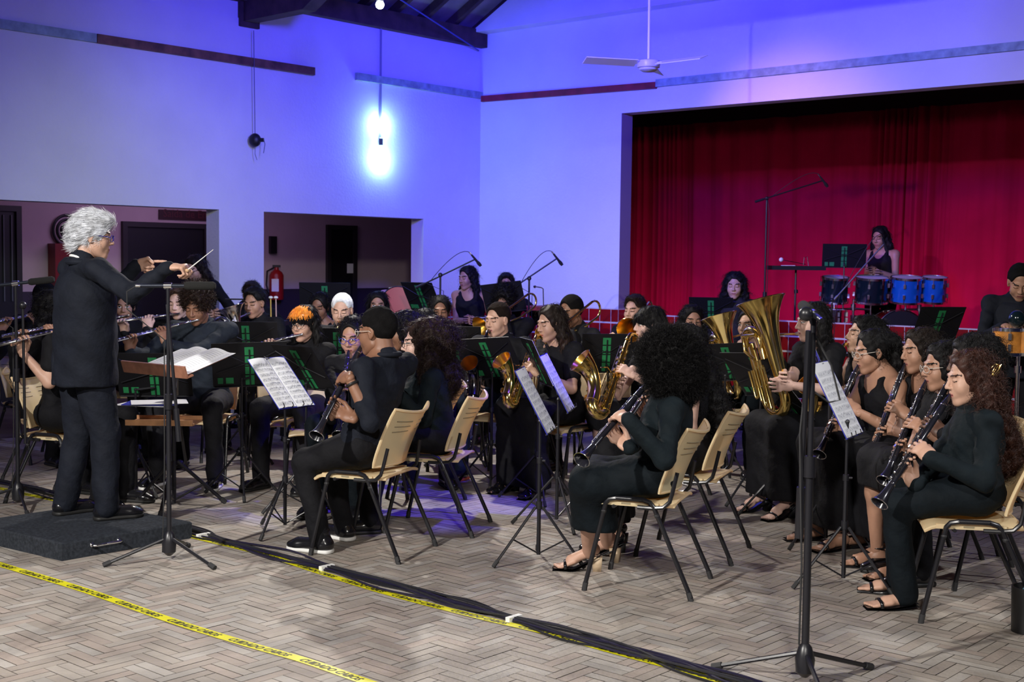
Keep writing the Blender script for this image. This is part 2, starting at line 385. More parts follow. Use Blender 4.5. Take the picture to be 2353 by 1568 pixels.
mb = MB(); room_box(mb, -T - 0.12, -T - 0.002, SV0, SV1, 0, SZ0 - 0.004); room_box(mb, -T, -0.002, 0, SV0 - 0.002, 0, 1.08)
struct(mb.build('trim_5', m_wall, smooth=False))
tiled('trim_6', lambda x, z, d: R(0.955 - x, d + 0.0, z), 0.955, 0, 1.08, 7, 5)
m_jamb = mat('stage_jamb_paint', (0.30, 0.22, 0.26), 0.8)
mb = MB(); room_box(mb, -T, -0.001, SV0 + 0.0005, SV0 + 0.003, 1.08, SZ1); struct(mb.build('trim_7', m_jamb, smooth=False))
# stage box behind
mb = MB(); room_box(mb, -5.2, -T - 0.12, -1.0, 12, 0.30, 0.42); struct(mb.build('trim_8', mat('stage_boards', (0.09, 0.05, 0.04), 0.6, noise=0.3, nscale=6), smooth=False))
mb = MB(); room_box(mb, -5.3, -5.2, -1.1, 12, 0, 4.3); room_box(mb, -2.1, -1.95, -1.1, -0.3, 0, 4.3); room_box(mb, -1.95, -T, -0.4, -0.3, 0, 4.3); room_box(mb, -5.2, -2.1, -1.1, -1.0, 0, 4.3); room_box(mb, -5.2, -T, 12, 12.1, 0, 4.3); room_box(mb, -5.3, -T, -1.1, 12.1, 4.3, 4.4)
struct(mb.build('wall_stage', mat('stage_wall', (0.12, 0.1, 0.1), 0.9), smooth=False))
# corridor behind the left wall
m_corr = mat('corridor_paint', (0.55, 0.42, 0.44), 0.85, noise=0.08, nscale=2)
m_dado = mat('corridor_dado_paint', (0.03, 0.02, 0.03), 0.6)
CV = -2.6
mb = MB(); room_box(mb, -1.8, 9.5, CV - 0.1, CV, 1.2, 2.75); struct(mb.build('wall_corridor', m_corr, smooth=False))
mb = MB(); room_box(mb, -1.8, 9.5, CV - 0.1, CV + 0.004, 0, 1.2); struct(mb.build('trim_9', m_dado, smooth=False))
mb = MB(); room_box(mb, -1.8, 9.5, CV, -T, 2.75, 2.85); room_box(mb, -1.9, -1.8, CV, -T, 0, 2.75); room_box(mb, 9.5, 9.6, CV, -T, 0, 2.75)
struct(mb.build('ceiling_corridor', m_corr, smooth=False))
def cor_u(px):                                    # where a sight line at column px meets the corridor wall
    a = P(px, 590, 1) ; d = a - Vector((0, 0, CAMH)); d.z = 0; o = -RC
    b = o.dot(VD); c = d.dot(VD); t = (CV - b) / c; return (o + d * t).dot(UD)
def cz(px, py):
    u = cor_u(px); p = R(u, CV); return P(px, py, p.y).z
m_dark = mat('dark_doorway', (0.004, 0.004, 0.005), 0.5)
m_darkframe = mat('dark_door_frame', (0.02, 0.017, 0.017), 0.5)
for n_, (xa, xb, yt) in enumerate(((-60, 46, 474), (278, 474, 512), (748, 816, 518))):
    ua, ub = cor_u(xa), cor_u(xb); zt = cz((xa + xb) / 2 if xa > 0 else xb, yt)
    mb = MB(); room_box(mb, ub + 0.05, ua - 0.05, CV + 0.002, CV + 0.02, 0, zt - 0.05, 0)
    room_box(mb, ub, ub + 0.06, CV, CV + 0.05, 0, zt, 1); room_box(mb, ua - 0.06, ua, CV, CV + 0.05, 0, zt, 1); room_box(mb, ub + 0.06, ua - 0.06, CV, CV + 0.05, zt - 0.06, zt, 1)
    if n_ == 0:
        for i in range(7): room_box(mb, ub + 0.1 + i * 0.09, ub + 0.115 + i * 0.09, CV + 0.02, CV + 0.035, 1.1, zt - 0.1, 2)
    struct(mb.build('door_%d' % (n_ + 1), [m_dark, m_darkframe, mat('door_grille', (0.08, 0.09, 0.09), 0.5)], smooth=False))
# roof: wall plate, rafters, boards, truss
RS = 0.53
def roofz(v): return 4.34 + RS * v
mb = MB(); room_box(mb, -0.1, 8, -0.22, 0.10, 4.14, 4.34); struct(mb.build('trim_10', m_wood, smooth=False))
for i in range(9):
    u_ = 0.03 + i * 0.46
    mb = MB(); mb.prism([(-0.2, roofz(-0.2)), (6, roofz(6)), (6, roofz(6) + 0.11), (-0.2, roofz(-0.2) + 0.11)], R(u_ - 0.03, 0), VD, (0, 0, 1), 0.06)
    tag(mb.build('roof_rafter', m_wood, smooth=False), 'dark roof rafter above the left wall plate, the %s from the far corner' % ['first', 'second', 'third', 'fourth', 'fifth', 'sixth', 'seventh', 'eighth', 'ninth'][i], 'roof beam', 'rafters under the roof boards')
mb = MB(); mb.prism([(-0.4, roofz(-0.4) + 0.11), (8.5, roofz(8.5) + 0.11), (8.5, roofz(8.5) + 0.15), (-0.4, roofz(-0.4) + 0.15)], R(17, 0), VD, (0, 0, 1), -17.3)
struct(mb.build('ceiling', m_sheath, smooth=False))
mb = MB(); mb.prism([(8.5, roofz(8.5) + 0.11), (17.4, roofz(-0.4) + 0.11), (17.4, roofz(-0.4) + 0.15), (8.5, roofz(8.5) + 0.15)], R(17, 0), VD, (0, 0, 1), -17.3)
struct(mb.build('ceiling_far', m_sheath, smooth=False))
# truss beam leaving the wall above the pillar
tr = thing('roof_truss', 'heavy dark timber truss beam leaving the left wall above the pillar', 'roof beam', R(3.45, 0, 3.95))
mb = MB()
mb.prism([(0, 3.95), (0.95, 3.96), (1.25, 4.12), (1.25, 4.9), (0, 4.9)], R(3.37, 0), VD, (0, 0, 1), 0.16)
mb.build('haunch', m_wood, tr, smooth=False)
mb = MB(); mb.prism([(1.25, 4.13), (6, 4.13), (6, 4.33), (1.25, 4.33)], R(3.38, 0), VD, (0, 0, 1), 0.14); mb.build('chord', mat('truss_timber_red', (0.16, 0.05, 0.05), 0.7, noise=0.3, nscale=7), tr, smooth=False)
mb = MB(); room_box(mb, 3.33, 3.57, 0, 0.04, 3.90, 4.3); mb.build('wall_bracket', m_wood, tr, smooth=False)
mb = MB(); mb.tube([R(0.1, 0.05, 4.1), R(3.4, 1.4, 4.35)], 0.008, 6); mb.build('tie_cable', mat('cable_blue', (0.05, 0.06, 0.3), 0.5), tr)
# wall battens
def batten(name, mb_, m, lab):
    tag(mb_.build(name, m, smooth=False), lab, 'wall rail')
zt = 3.52
b_ = MB(); room_box(b_, 5.16, 8.5, 0.0125, 0.05, 3.52, 3.60); batten('wall_batten', b_, m_grey_rail, 'grey green wall batten at the far left, nearest the left edge')
b_ = MB(); room_box(b_, 2.62, 5.155, 0.0125, 0.055, 3.52, 3.60); batten('wall_batten', b_, m_brown, 'brown wooden batten crossing the left wall above the first opening')
b_ = MB(); room_box(b_, 0.0, 2.02, 0.002, 0.04, 3.54, 3.62); batten('wall_batten', b_, m_grey_rail, 'pale batten on the left wall just above the glowing lamps')
b_ = MB(); b_.prism([(0.04, 3.50), (2.58, 3.46), (2.58, 3.53), (0.04, 3.57)], R(0.002, 0), VD, (0, 0, 1), 0.04); batten('wall_batten', b_, m_red_rail, 'red batten on the right wall running from the corner')
b_ = MB(); b_.prism([(2.58, 3.475), (9.5, 3.50), (9.5, 3.57), (2.58, 3.555)], R(0.002, 0), VD, (0, 0, 1), 0.035); batten('wall_batten', b_, m_grey_rail, 'grey green batten on the right wall above the stage opening')
# ================================================================= templates for people: heads, hands, shoes
def azv(a): a = math.radians(a); return Vector((math.sin(a), math.cos(a), 0))
def rotm(az, pitch=0.0, tilt=0.0):       # columns right, forward, up
    f = azv(az); r = Vector((f.y, -f.x, 0)); u = Vector((0, 0, 1)); p = math.radians(pitch); t = math.radians(tilt)
    f2 = f * math.cos(p) - u * math.sin(p); u2 = u * math.cos(p) + f * math.sin(p)
    r2 = r * math.cos(t) + u2 * math.sin(t); u3 = u2 * math.cos(t) - r * math.sin(t)
    return Matrix((r2, f2, u3)).transposed()
def face_mats(V, Q, eye):
    C = V[Q].mean(1); x, y, z = np.abs(C[:, 0]), C[:, 1], C[:, 2]; m = np.zeros(len(Q), int)
    lw = np.clip(1 - (x / 0.0245) ** 2, 0, 1)
    m[(y > 0.06) & (np.abs(z + 0.0585) < 0.0095 * lw ** 0.6)] = 1
    m[(y > 0.06) & (np.abs(z + 0.0575) < 0.0016) & (x < 0.021)] = 5
    bz = 0.034 - ((x - 0.034) / 0.02) ** 2 * 0.004
    m[(y > 0.045) & (x > 0.014) & (x < 0.053) & (np.abs(z - bz) < 0.0038)] = 2
    e = ((x - 0.031) / 0.0155) ** 2
    if eye == 'open':
        m[(y > 0.06) & (e + ((z - 0.011) / 0.0062) ** 2 < 1)] = 4
        m[(y > 0.06) & ((x - 0.031) ** 2 + (z - 0.011) ** 2 < 0.0058 ** 2)] = 3
        m[(y > 0.06) & (x > 0.015) & (x < 0.047) & (np.abs(z - 0.0175 + ((x - 0.031) / 0.016) ** 2 * 0.004) < 0.0018)] = 3
    else:
        zl = 0.0035 + ((x - 0.031) / 0.016) ** 2 * 0.004
        m[(y > 0.055) & (x > 0.015) & (x < 0.048) & (np.abs(z - zl) < 0.0021)] = 3
    m[(y > 0.098) & (z < -0.026) & (z > -0.031) & (x > 0.004) & (x < 0.010)] = 5
    return m
def head_template(h, male, eye):
    s = SDF(); j = 1.0 if male else 0.93
    s.ell((0, -0.018, 0.034), (0.075, 0.093, 0.084), k=0.01)
    s.ell((0, 0.028, -0.03), (0.060 * j, 0.060, 0.078), k=0.03)
    s.cap((0.045 * j, 0.0, -0.065), (0.012, 0.066, -0.095), 0.016, 0.015, k=0.03); s.cap((-0.045 * j, 0.0, -0.065), (-0.012, 0.066, -0.095), 0.016, 0.015, k=0.03)
    s.ell((0, 0.068, -0.096), (0.017, 0.015, 0.013), k=0.02)
    for q in (-1, 1):
        s.ell((q * 0.036, 0.056, -0.028), (0.024, 0.024, 0.026), k=0.03)
        s.ell((q * 0.024, 0.078, 0.031), (0.024, 0.011, 0.008), k=0.018)
    s.sub((0.032, 0.101, 0.013), (0.017, 0.015, 0.012), k=0.016); s.sub((-0.032, 0.101, 0.013), (0.017, 0.015, 0.012), k=0.016)
    s.cap((0, 0.085, 0.018), (0, 0.107, -0.02), 0.007, 0.0105, k=0.012)
    for q in (-1, 1):
        s.ell((q * 0.012, 0.096, -0.025), (0.008, 0.010, 0.007), k=0.007)
        s.ell((q * 0.031, 0.0735, 0.010), (0.0155, 0.0135, 0.0115), k=0.004)
    s.ell((0, 0.082, -0.058), (0.026, 0.013, 0.018), k=0.02)
    s.cap((-0.015, 0.088, -0.054), (0.015, 0.088, -0.054), 0.0045, k=0.006); s.cap((-0.013, 0.087, -0.0635), (0.013, 0.087, -0.0635), 0.0058, k=0.006)
    for q in (-1, 1):
        s.ell((q * 0.077, -0.008, 0.002), (0.008, 0.019, 0.031), k=0.008); s.sub((q * 0.087, -0.003, 0.004), (0.007, 0.010, 0.018), k=0.005)
        s.ell((q * 0.073, -0.002, -0.026), (0.008, 0.009, 0.010), k=0.006)
    V, Q = s.mesh(h, (-0.095, -0.12, -0.125), (0.095, 0.13, 0.13)); return V, Q, face_mats(V, Q, eye)
HEADS = {}
def get_head(h, male, eye):
    k = (h, male, eye)
    if k not in HEADS: HEADS[k] = head_template(h, male, eye)
    return HEADS[k]
def hand_sdf(pose):
    s = SDF(); s.fcap((0, -0.012, 0), (0, 0.03, 0), 0.025, 0.019, (1, 0, 0)); s.fcap((0, 0.02, 0), (0.002, 0.082, 0), 0.033, 0.0135, (1, 0, 0), k=0.02, ta=0.85, tb=1.12)
    A = {'play': [(30, 42, 30)] * 4, 'point': [(4, 6, 4), (62, 80, 40), (68, 82, 40), (72, 82, 40)], 'baton': [(55, 72, 20), (62, 78, 35), (66, 80, 40), (70, 80, 40)],
         'rest': [(14, 22, 14), (18, 26, 16), (22, 28, 18), (26, 30, 20)], 'grip': [(48, 62, 45)] * 4, 'arch': [(12, 48, 40), (18, 46, 38), (24, 44, 36), (8, 30, 28)]}[pose]
    for i in range(4):
        bx = 0.030 - 0.0205 * i; L = (0.043, 0.047, 0.044, 0.034)[i]; Ls = (L, L * 0.64, L * 0.5); r = (0.0086, 0.0089, 0.0084, 0.0073)[i]
        p = np.array((bx, 0.083 - 0.002 * abs(i - 1), 0.0)); a = 0; sp = math.radians((7, 2, -3, -9)[i])
        for k in range(3):
            a += math.radians(A[i][k]); d = np.array((math.sin(sp) * math.cos(a), math.cos(sp) * math.cos(a), -math.sin(a))); q = p + d * Ls[k]
            s.cap(p, q, r * (1 - 0.07 * k), r * (0.93 - 0.07 * k), k=0.005 if k else 0.010); p = q
    T = {'play': ((0.045, 0.075, -0.03), (0.036, 0.105, -0.052)), 'point': ((0.052, 0.068, -0.018), (0.030, 0.10, -0.03)), 'baton': ((0.050, 0.07, -0.03), (0.032, 0.10, -0.042)),
         'rest': ((0.060, 0.062, -0.018), (0.066, 0.092, -0.026)), 'grip': ((0.040, 0.075, -0.045), (0.018, 0.098, -0.060)), 'arch': ((0.05, 0.07, -0.035), (0.034, 0.10, -0.055))}[pose]
    b = (0.026, 0.026, -0.006); s.cap(b, T[0], 0.0155, 0.0105, k=0.014); s.cap(T[0], T[1], 0.0105, 0.0085, k=0.006)
    return s
HANDS = {}
def get_hand(pose, h):
    k = (pose, h)
    if k not in HANDS: HANDS[k] = hand_sdf(pose).mesh(h, (-0.06, -0.045, -0.12), (0.085, 0.215, 0.035))
    return HANDS[k]
def shoe_template(kind):               # origin under the ankle on the floor, toe towards +Y
    s = SDF()
    if kind in ('dress', 'sneaker', 'boot'):
        s.fcap((0, -0.04, 0.045), (0, 0.13, 0.038), 0.043, 0.036, (1, 0, 0), k=0.03); s.ell((0, 0.155, 0.03), (0.044, 0.055, 0.028), k=0.03)
        s.cap((0, -0.01, 0.05), (0, -0.005, 0.11 if kind != 'boot' else 0.16), 0.042, 0.046, k=0.03)
        s.clip((0, 0, 0.014), (0, 0, -1)); V, Q = s.mesh(0.007)
        t = SDF(); t.fcap((0, -0.045, 0.012), (0, 0.15, 0.012), 0.047, 0.03, (1, 0, 0)); t.ell((0, 0.15, 0.012), (0.047, 0.062, 0.03), k=0.01)
        t.clip((0, 0, 0.022), (0, 0, 1)); t.clip((0, 0, 0.0), (0, 0, -1)); V2, Q2 = t.mesh(0.006)
        return [(V, Q, 0), (V2, Q2, 1)]
    # bare foot on a heeled sandal
    hl = {'heel': 0.075, 'flat': 0.018, 'pump': 0.055}[kind]
    s.cap((0, -0.005, 0.10 + hl * .6), (0, -0.012, 0.045 + hl), 0.030, 0.03, k=0.02); s.cap((0, -0.03, 0.035 + hl), (0, 0.09, 0.03 + hl * 0.35), 0.028, 0.026, k=0.03)
    s.fcap((0, 0.07, 0.028 + hl * 0.3), (0, 0.135, 0.022), 0.038, 0.015, (1, 0, 0), k=0.02)
    for i in range(5): s.cap((0.028 - i * 0.0145, 0.135, 0.022), (0.027 - i * 0.0145, 0.178 - i * 0.006, 0.019), 0.0095 - (0.0015 if i else 0), 0.008 - (0.001 if i else 0), k=0.006)
    V, Q = s.mesh(0.006); out = [(V, Q, 2)] if kind != 'pump' else []
    if kind == 'pump':
        V, Q = s.mesh(0.006); out = [(V, Q, 2)]
        t = SDF(); t.cap((0, -0.035, 0.03 + hl), (0, 0.09, 0.028 + hl * 0.3), 0.033, 0.03, k=0.02); t.fcap((0, 0.08, 0.028), (0, 0.165, 0.022), 0.042, 0.022, (1, 0, 0), k=0.03)
        t.sub((0, 0.03, 0.085 + hl * .6), (0.03, 0.075, 0.045)); V, Q = t.mesh(0.007); out.append((V, Q, 0))
    mb = MB()
    def sole(u, v):
        y = -0.06 + 0.245 * v; w = 0.030 + 0.014 * math.sin(min(1, v * 1.1) * 2.6); z = hl * (1 - min(1, v / 0.55)) ** 1.0 * 0.95 if v < 0.55 else 0.0
        x = -w + 2 * w * (u * 2 if u < .5 else (1 - u) * 2); return (x, y, max(z, 0) + (0.014 if u < .5 else 0.001))
    mb.grid(sole, 8, 14, 0)
    if hl > 0.03: mb.box((0, -0.045, (hl) * 0.5), (0.042, 0.042, hl), mi=3, taper=1.25)
    mb.tube([(-0.043, 0.115, 0.012), (-0.036, 0.118, 0.036), (0, 0.12, 0.045 + hl * .03), (0.036, 0.118, 0.036), (0.043, 0.115, 0.012)], 0.009, 6, 0)
    mb.torus((0, -0.008, 0.085 + hl), 0.033, 0.005, n=16, k=5)
    V = mb.merged(); out.append((V, mb.f, 'mb', mb.m)); return out
SHOES = {}
def put_shoe(mb, kind, p, az, mirror=False, drop=0.0):
    if kind not in SHOES: SHOES[kind] = shoe_template(kind)
    Rm = np.array(rotm(az)); p = np.array(p)
    for part in SHOES[kind]:
        V = part[0].copy()
        if mirror: V[:, 0] *= -1
        V = V @ Rm.T + p
        if part[2] == 'mb':
            mb.v.append(V)
            for f, m in zip(part[1], part[3]): mb.f.append([mb.n + i for i in (f[::-1] if mirror else f)]); mb.m.append(m)
            mb.n += len(V)
        else: mb.addnp(V, part[1][:, ::-1] if mirror else part[1], part[2])
# ---------------------------------------------------------------- hair
def ribbons(mb, starts, paths_fn, n, w, mi=0):
    k = len(starts); P_ = paths_fn(n)                       # (n+1, k, 3)
    d = np.gradient(P_, axis=0); d /= np.linalg.norm(d, axis=2, keepdims=True) + 1e-9
    r = rng.normal(size=(1, k, 3)); s_ = np.cross(d, r); s_ /= np.linalg.norm(s_, axis=2, keepdims=True) + 1e-9
    wd_ = w * (1 - 0.8 * np.linspace(0, 1, n + 1))[:, None, None]
    A = P_ - s_ * wd_; B = P_ + s_ * wd_; V = np.stack([A, B], 2).reshape(-1, 3)     # index ((i*k)+j)*2+side
    i = np.arange(n)[:, None]; j = np.arange(k)[None, :]; a = ((i * k) + j) * 2; b = (((i + 1) * k) + j) * 2
    mb.addnp(V, np.stack([a, a + 1, b + 1, b], -1).reshape(-1, 4), mi)
def strands(mb, V, Q, num, length, curl, w, mode, n=7, freq=2.5, mi=0, ymax=None):
    if ymax is not None: Q = Q[V[Q].mean(1)[:, 1] < ymax]
    C = V[Q].mean(1); N = np.cross(V[Q[:, 2]] - V[Q[:, 0]], V[Q[:, 3]] - V[Q[:, 1]]); N /= np.linalg.norm(N, axis=1, keepdims=True) + 1e-9
    sel = rng.integers(0, len(C), num); p = C[sel] + rng.normal(size=(num, 3)) * 0.003; nn = N[sel]; L = length * rng.uniform(0.6, 1.15, (num, 1))
    g = np.array((0, 0, -1.0)); t = g - nn * (nn @ g)[:, None]; t /= np.linalg.norm(t, axis=1, keepdims=True) + 1e-6
    if mode == 'swept':
        bk = np.array((0, -1.0, -0.25)); t = bk - nn * (nn @ bk)[:, None]; t /= np.linalg.norm(t, axis=1, keepdims=True) + 1e-6; t = t + rng.normal(size=nn.shape) * 0.16; t /= np.linalg.norm(t, axis=1, keepdims=True)
    if mode == 'out': t = nn + rng.normal(size=nn.shape) * 0.35; t /= np.linalg.norm(t, axis=1, keepdims=True)
    if mode == 'mess': t = t + rng.normal(size=nn.shape) * 0.6; t /= np.linalg.norm(t, axis=1, keepdims=True)
    b = np.cross(t, nn); b /= np.linalg.norm(b, axis=1, keepdims=True) + 1e-6; ph = rng.uniform(0, 6.28, (num, 1)); fr = freq * rng.uniform(0.7, 1.3, (num, 1))
    def paths(n_):
        out = []
        for i in range(n_ + 1):
            s_ = i / n_; a = ph + fr * 6.28 * s_
            out.append(p + t * (L * s_) + (nn * np.cos(a) + b * np.sin(a)) * curl * (0.3 + s_) + nn * 0.002)
        return np.array(out)
    ribbons(mb, p, paths, n, w, mi)
def make_hair(style, hs, hi):
    """style -> mesh builder in head-local coordinates"""
    s = SDF(); mb = MB(); o = style[1] if len(style) > 1 else {}; k_ = style[0]; hh = 0.006 if hi else 0.0095
    cap_ = lambda off, top=0.0: s.ell((0, -0.018, 0.034 + top), (0.0765 + off, 0.0945 + off, 0.086 + off + top), k=0.01)
    face = lambda w=0.069, t=0.0, y=0.105: s.sub((0, y + 0.035, -0.030 + t), (w + 0.012, 0.122, 0.152), k=0.008)
    if k_ in ('short', 'fade', 'buzz', 'crop'):
        off = {'short': 0.012, 'fade': 0.007, 'buzz': 0.004, 'crop': 0.009}[k_]; cap_(off, 0.006 if k_ != 'buzz' else 0.0)
        if k_ == 'short': s.ell((0, 0.03, 0.108), (0.055, 0.06, 0.022), k=0.02)
        s.sub((0, 0.140, -0.030), (0.10, 0.125, 0.165), k=0.008); s.sub((0, 0.022, -0.02), (0.2, 0.045, 0.055), k=0.02); s.clip((0, -0.02, -0.028), (0, 0.35, -1), 0.01)
        s.noise(0.0012 if k_ != 'short' else 0.0025, 110)
        V, Q = s.mesh(hh); mb.addnp(V, Q)
        if k_ == 'short': strands(mb, V, Q, 900, 0.035, 0.003, 0.0012, 'mess', 4, 0.6)
        return mb
    if k_ == 'grey':            # swept-back thick wavy hair
        cap_(0.016, 0.006); s.ell((0, 0.025, 0.103), (0.068, 0.08, 0.035), k=0.03); s.ell((0, -0.085, 0.0), (0.078, 0.045, 0.07), k=0.03); s.ell((0, -0.088, -0.05), (0.064, 0.03, 0.035), k=0.02)
        s.sub((0, 0.150, -0.035), (0.10, 0.115, 0.135), k=0.008); s.sub((0, 0.012, -0.045), (0.2, 0.03, 0.055), k=0.015); s.clip((0, -0.02, -0.072), (0, 0.5, -1), 0.012); s.noise(0.0028, 62)
        V, Q = s.mesh(0.005); mb.addnp(V, Q); strands(mb, V, Q, 5200, 0.055, 0.003, 0.0011, 'swept', 6, 0.8); return mb
    if k_ == 'afroboy':
        cap_(0.026, 0.020); face(0.076, 0.008, 0.120); s.clip((0, -0.02, -0.035), (0, 0.3, -1), 0.02); s.sub((0, 0.02, -0.05), (0.2, 0.05, 0.05), k=0.02); s.noise(0.006, 85)
        V, Q = s.mesh(hh); mb.addnp(V, Q); strands(mb, V, Q, 2500, 0.034, 0.006, 0.0018, 'out', 6, 1.6); return mb
    if k_ == 'afro':
        s.ell((0, -0.020, 0.015), (0.158, 0.142, 0.150), k=0.02); s.ell((0, -0.055, -0.06), (0.145, 0.115, 0.115), k=0.05); s.ell((0, -0.02, 0.06), (0.13, 0.13, 0.12), k=0.05)
        s.sub((0, 0.155, -0.03), (0.075, 0.10, 0.11), k=0.02); s.noise(0.009, 55); s.noise(0.004, 150, 3)
        V, Q = s.mesh(0.008); mb.addnp(V, Q); strands(mb, V, Q, 17000, 0.042, 0.008, 0.0011, 'out', 8, 2.2); return mb
    L = o.get('len', 0.30); vol = o.get('vol', 0.02); cur = o.get('curl', 0.012); fr = o.get('freq', 3.0); back = o.get('back', 0.0)
    cap_(o.get('cap', 0.010), o.get('top', 0.004))
    if k_ == 'bangs':
        s.ell((0, 0.068, 0.052), (0.062, 0.034, 0.042), k=0.02)
        s.sub((0, 0.12, -0.055), (0.055, 0.075, 0.085), k=0.008)
    elif k_ == 'slick' or k_ == 'tail': face(0.074, 0.014, 0.112)
    else: face(o.get('fw', 0.064), 0.0)
    if k_ in ('long', 'bangs', 'curls'):
        sides = o.get('sides', (-1, 1)); w = o.get('w', 0.075)
        s.fcap((0, -0.06, 0.0), (0, -0.095 - back, -L), w, 0.035 + vol, (1, 0, 0), k=0.04, tb=o.get('tb', 1.05))
        for q in sides:
            s.cap((q * 0.07, -0.03, 0.02), (q * (0.082 + vol * .6), -0.022, -0.09), 0.022 + vol * .4, 0.026 + vol * .6, k=0.03)
            s.cap((q * (0.082 + vol * .6), -0.022, -0.09), (q * (0.085 + vol), o.get('fr', -0.005), -L * o.get('front', 0.8)), 0.024 + vol * .6, 0.022 + vol * .5, k=0.03)
        if k_ == 'curls': s.ell((0, -0.035 - vol * 0.75, 0.015), (0.085 + vol, 0.095 + vol * 0.9, 0.095 + vol * .8), k=0.03); s.sub((0, 0.148, -0.030), (0.17, 0.118, 0.156), k=0.01)
        s.noise(0.003 + cur * 0.28, 60)
        if k_ == 'long': s.sub((0, 0.148, -0.030), (0.17, 0.118, 0.156), k=0.01)
    elif k_ == 'tail':
        s.cap((0, -0.09, 0.055), (0, -0.125, 0.03), 0.034, 0.038, k=0.02); s.fcap((0, -0.125, 0.03), (0, -0.13 - back, -L), 0.045 + vol, 0.032 + vol, (1, 0, 0), k=0.03)
        s.clip((0, 0, -0.5), (0, 0, -1)); s.noise(0.002 + cur * 0.2, 60)
    elif k_ == 'slick':
        s.cap((0, -0.10, 0.0), (0, -0.115, -0.02), 0.03, 0.03, k=0.02); s.clip((0, -0.02, -0.04), (0, 0.3, -1), 0.01) if o.get('bun') else s.fcap((0, -0.09, -0.03), (0, -0.09, -L), 0.05, 0.025, (1, 0, 0), k=0.03)
        s.noise(0.0015, 80)
    V, Q = s.mesh(hh); mb.addnp(V, Q)
    num = o.get('num', 2600 if hi else 1100)
    if k_ == 'slick' or (k_ == 'tail'): num = int(num * 0.5)
    strands(mb, V, Q, num, o.get('sl', 0.055 if k_ == 'bangs' else 0.10), cur, 0.0013 if hi else 0.0018, 'down', 9 if cur > 0.004 else 5, fr if cur > 0.004 else 0.5, ymax=None if k_ == 'bangs' else o.get('ymax', 0.025 if k_ != 'curls' else 0.03))
    return mb
# ---------------------------------------------------------------- people
SKIN = {'pale': (0.62, 0.40, 0.33), 'light': (0.52, 0.31, 0.225), 'tan': (0.38, 0.205, 0.135), 'brown': (0.235, 0.115, 0.070), 'dark': (0.105, 0.050, 0.032), 'olive': (0.44, 0.26, 0.18)}
def skin_mat(t): return mat('skin_' + t, SKIN[t], 0.48, noise=0.06, nscale=30, bump=0.03, bscale=300, spec=0.4)
HAIRC = {'black': (0.006, 0.0055, 0.006), 'brown': (0.035, 0.018, 0.011), 'grey': (0.62, 0.64, 0.68), 'white': (0.80, 0.82, 0.84), 'auburn': (0.040, 0.014, 0.009), 'dark': (0.014, 0.009, 0.007), 'darkbrown': (0.02, 0.011, 0.008)}
def hair_mat(t, short=False): return mat('hair_' + t + ('_cropped' if short else ''), HAIRC[t], 0.9 if short else (0.6 if t in ('black', 'dark') else 0.55), noise=0.35, nscale=25, spec=0.12 if short else (0.18 if t in ('black', 'dark', 'darkbrown') else 0.3), bump=0.8 if short else 0, bscale=260)
CLOTH = {'black': (0.006, 0.006, 0.008), 'navy': (0.008, 0.010, 0.017), 'teal': (0.004, 0.008, 0.011), 'charcoal': (0.02, 0.02, 0.024), 'denim': (0.016, 0.025, 0.045), 'velvet': (0.003, 0.006, 0.009), 'bluegrey': (0.014, 0.019, 0.028)}
def cloth_mat(t):
    return mat('cloth_' + t, CLOTH[t], 0.8, noise=0.2, nscale=12, bump=0.4, bscale=40, spec=0.18)
m_lips = mat('lips_dark', (0.30, 0.10, 0.085), 0.4); m_lips2 = mat('lips_light', (0.45, 0.15, 0.14), 0.4)
m_eye = mat('eye_dark', (0.01, 0.008, 0.008), 0.25); m_eyew = mat('eye_white', (0.75, 0.72, 0.70), 0.3); m_crease = mat('mouth_line', (0.06, 0.02, 0.02), 0.6)
m_shoe = mat('black_leather', (0.008, 0.008, 0.010), 0.22, coat=0.3); m_sole_w = mat('white_sole', (0.72, 0.72, 0.70), 0.6); m_sole_b = mat('black_sole', (0.012, 0.012, 0.012), 0.6)
m_heel = mat('pale_wood_heel', (0.5, 0.38, 0.25), 0.5, noise=0.2, nscale=30); m_gold = mat('gold', (0.85, 0.58, 0.2), 0.2, metal=1.0); m_silver = mat('silver', (0.80, 0.80, 0.82), 0.18, metal=1.0)
def ik(S_, W_, l1, l2, pole):
    d = W_ - S_; D = d.length; D = min(D, (l1 + l2) * 0.999); u = d.normalized(); a = (l1 * l1 - l2 * l2 + D * D) / (2 * D); h = math.sqrt(max(l1 * l1 - a * a, 0.0004))
    p = Vector(pole); p = (p - u * p.dot(u)).normalized(); return S_ + u * a + p * h
PPL = []
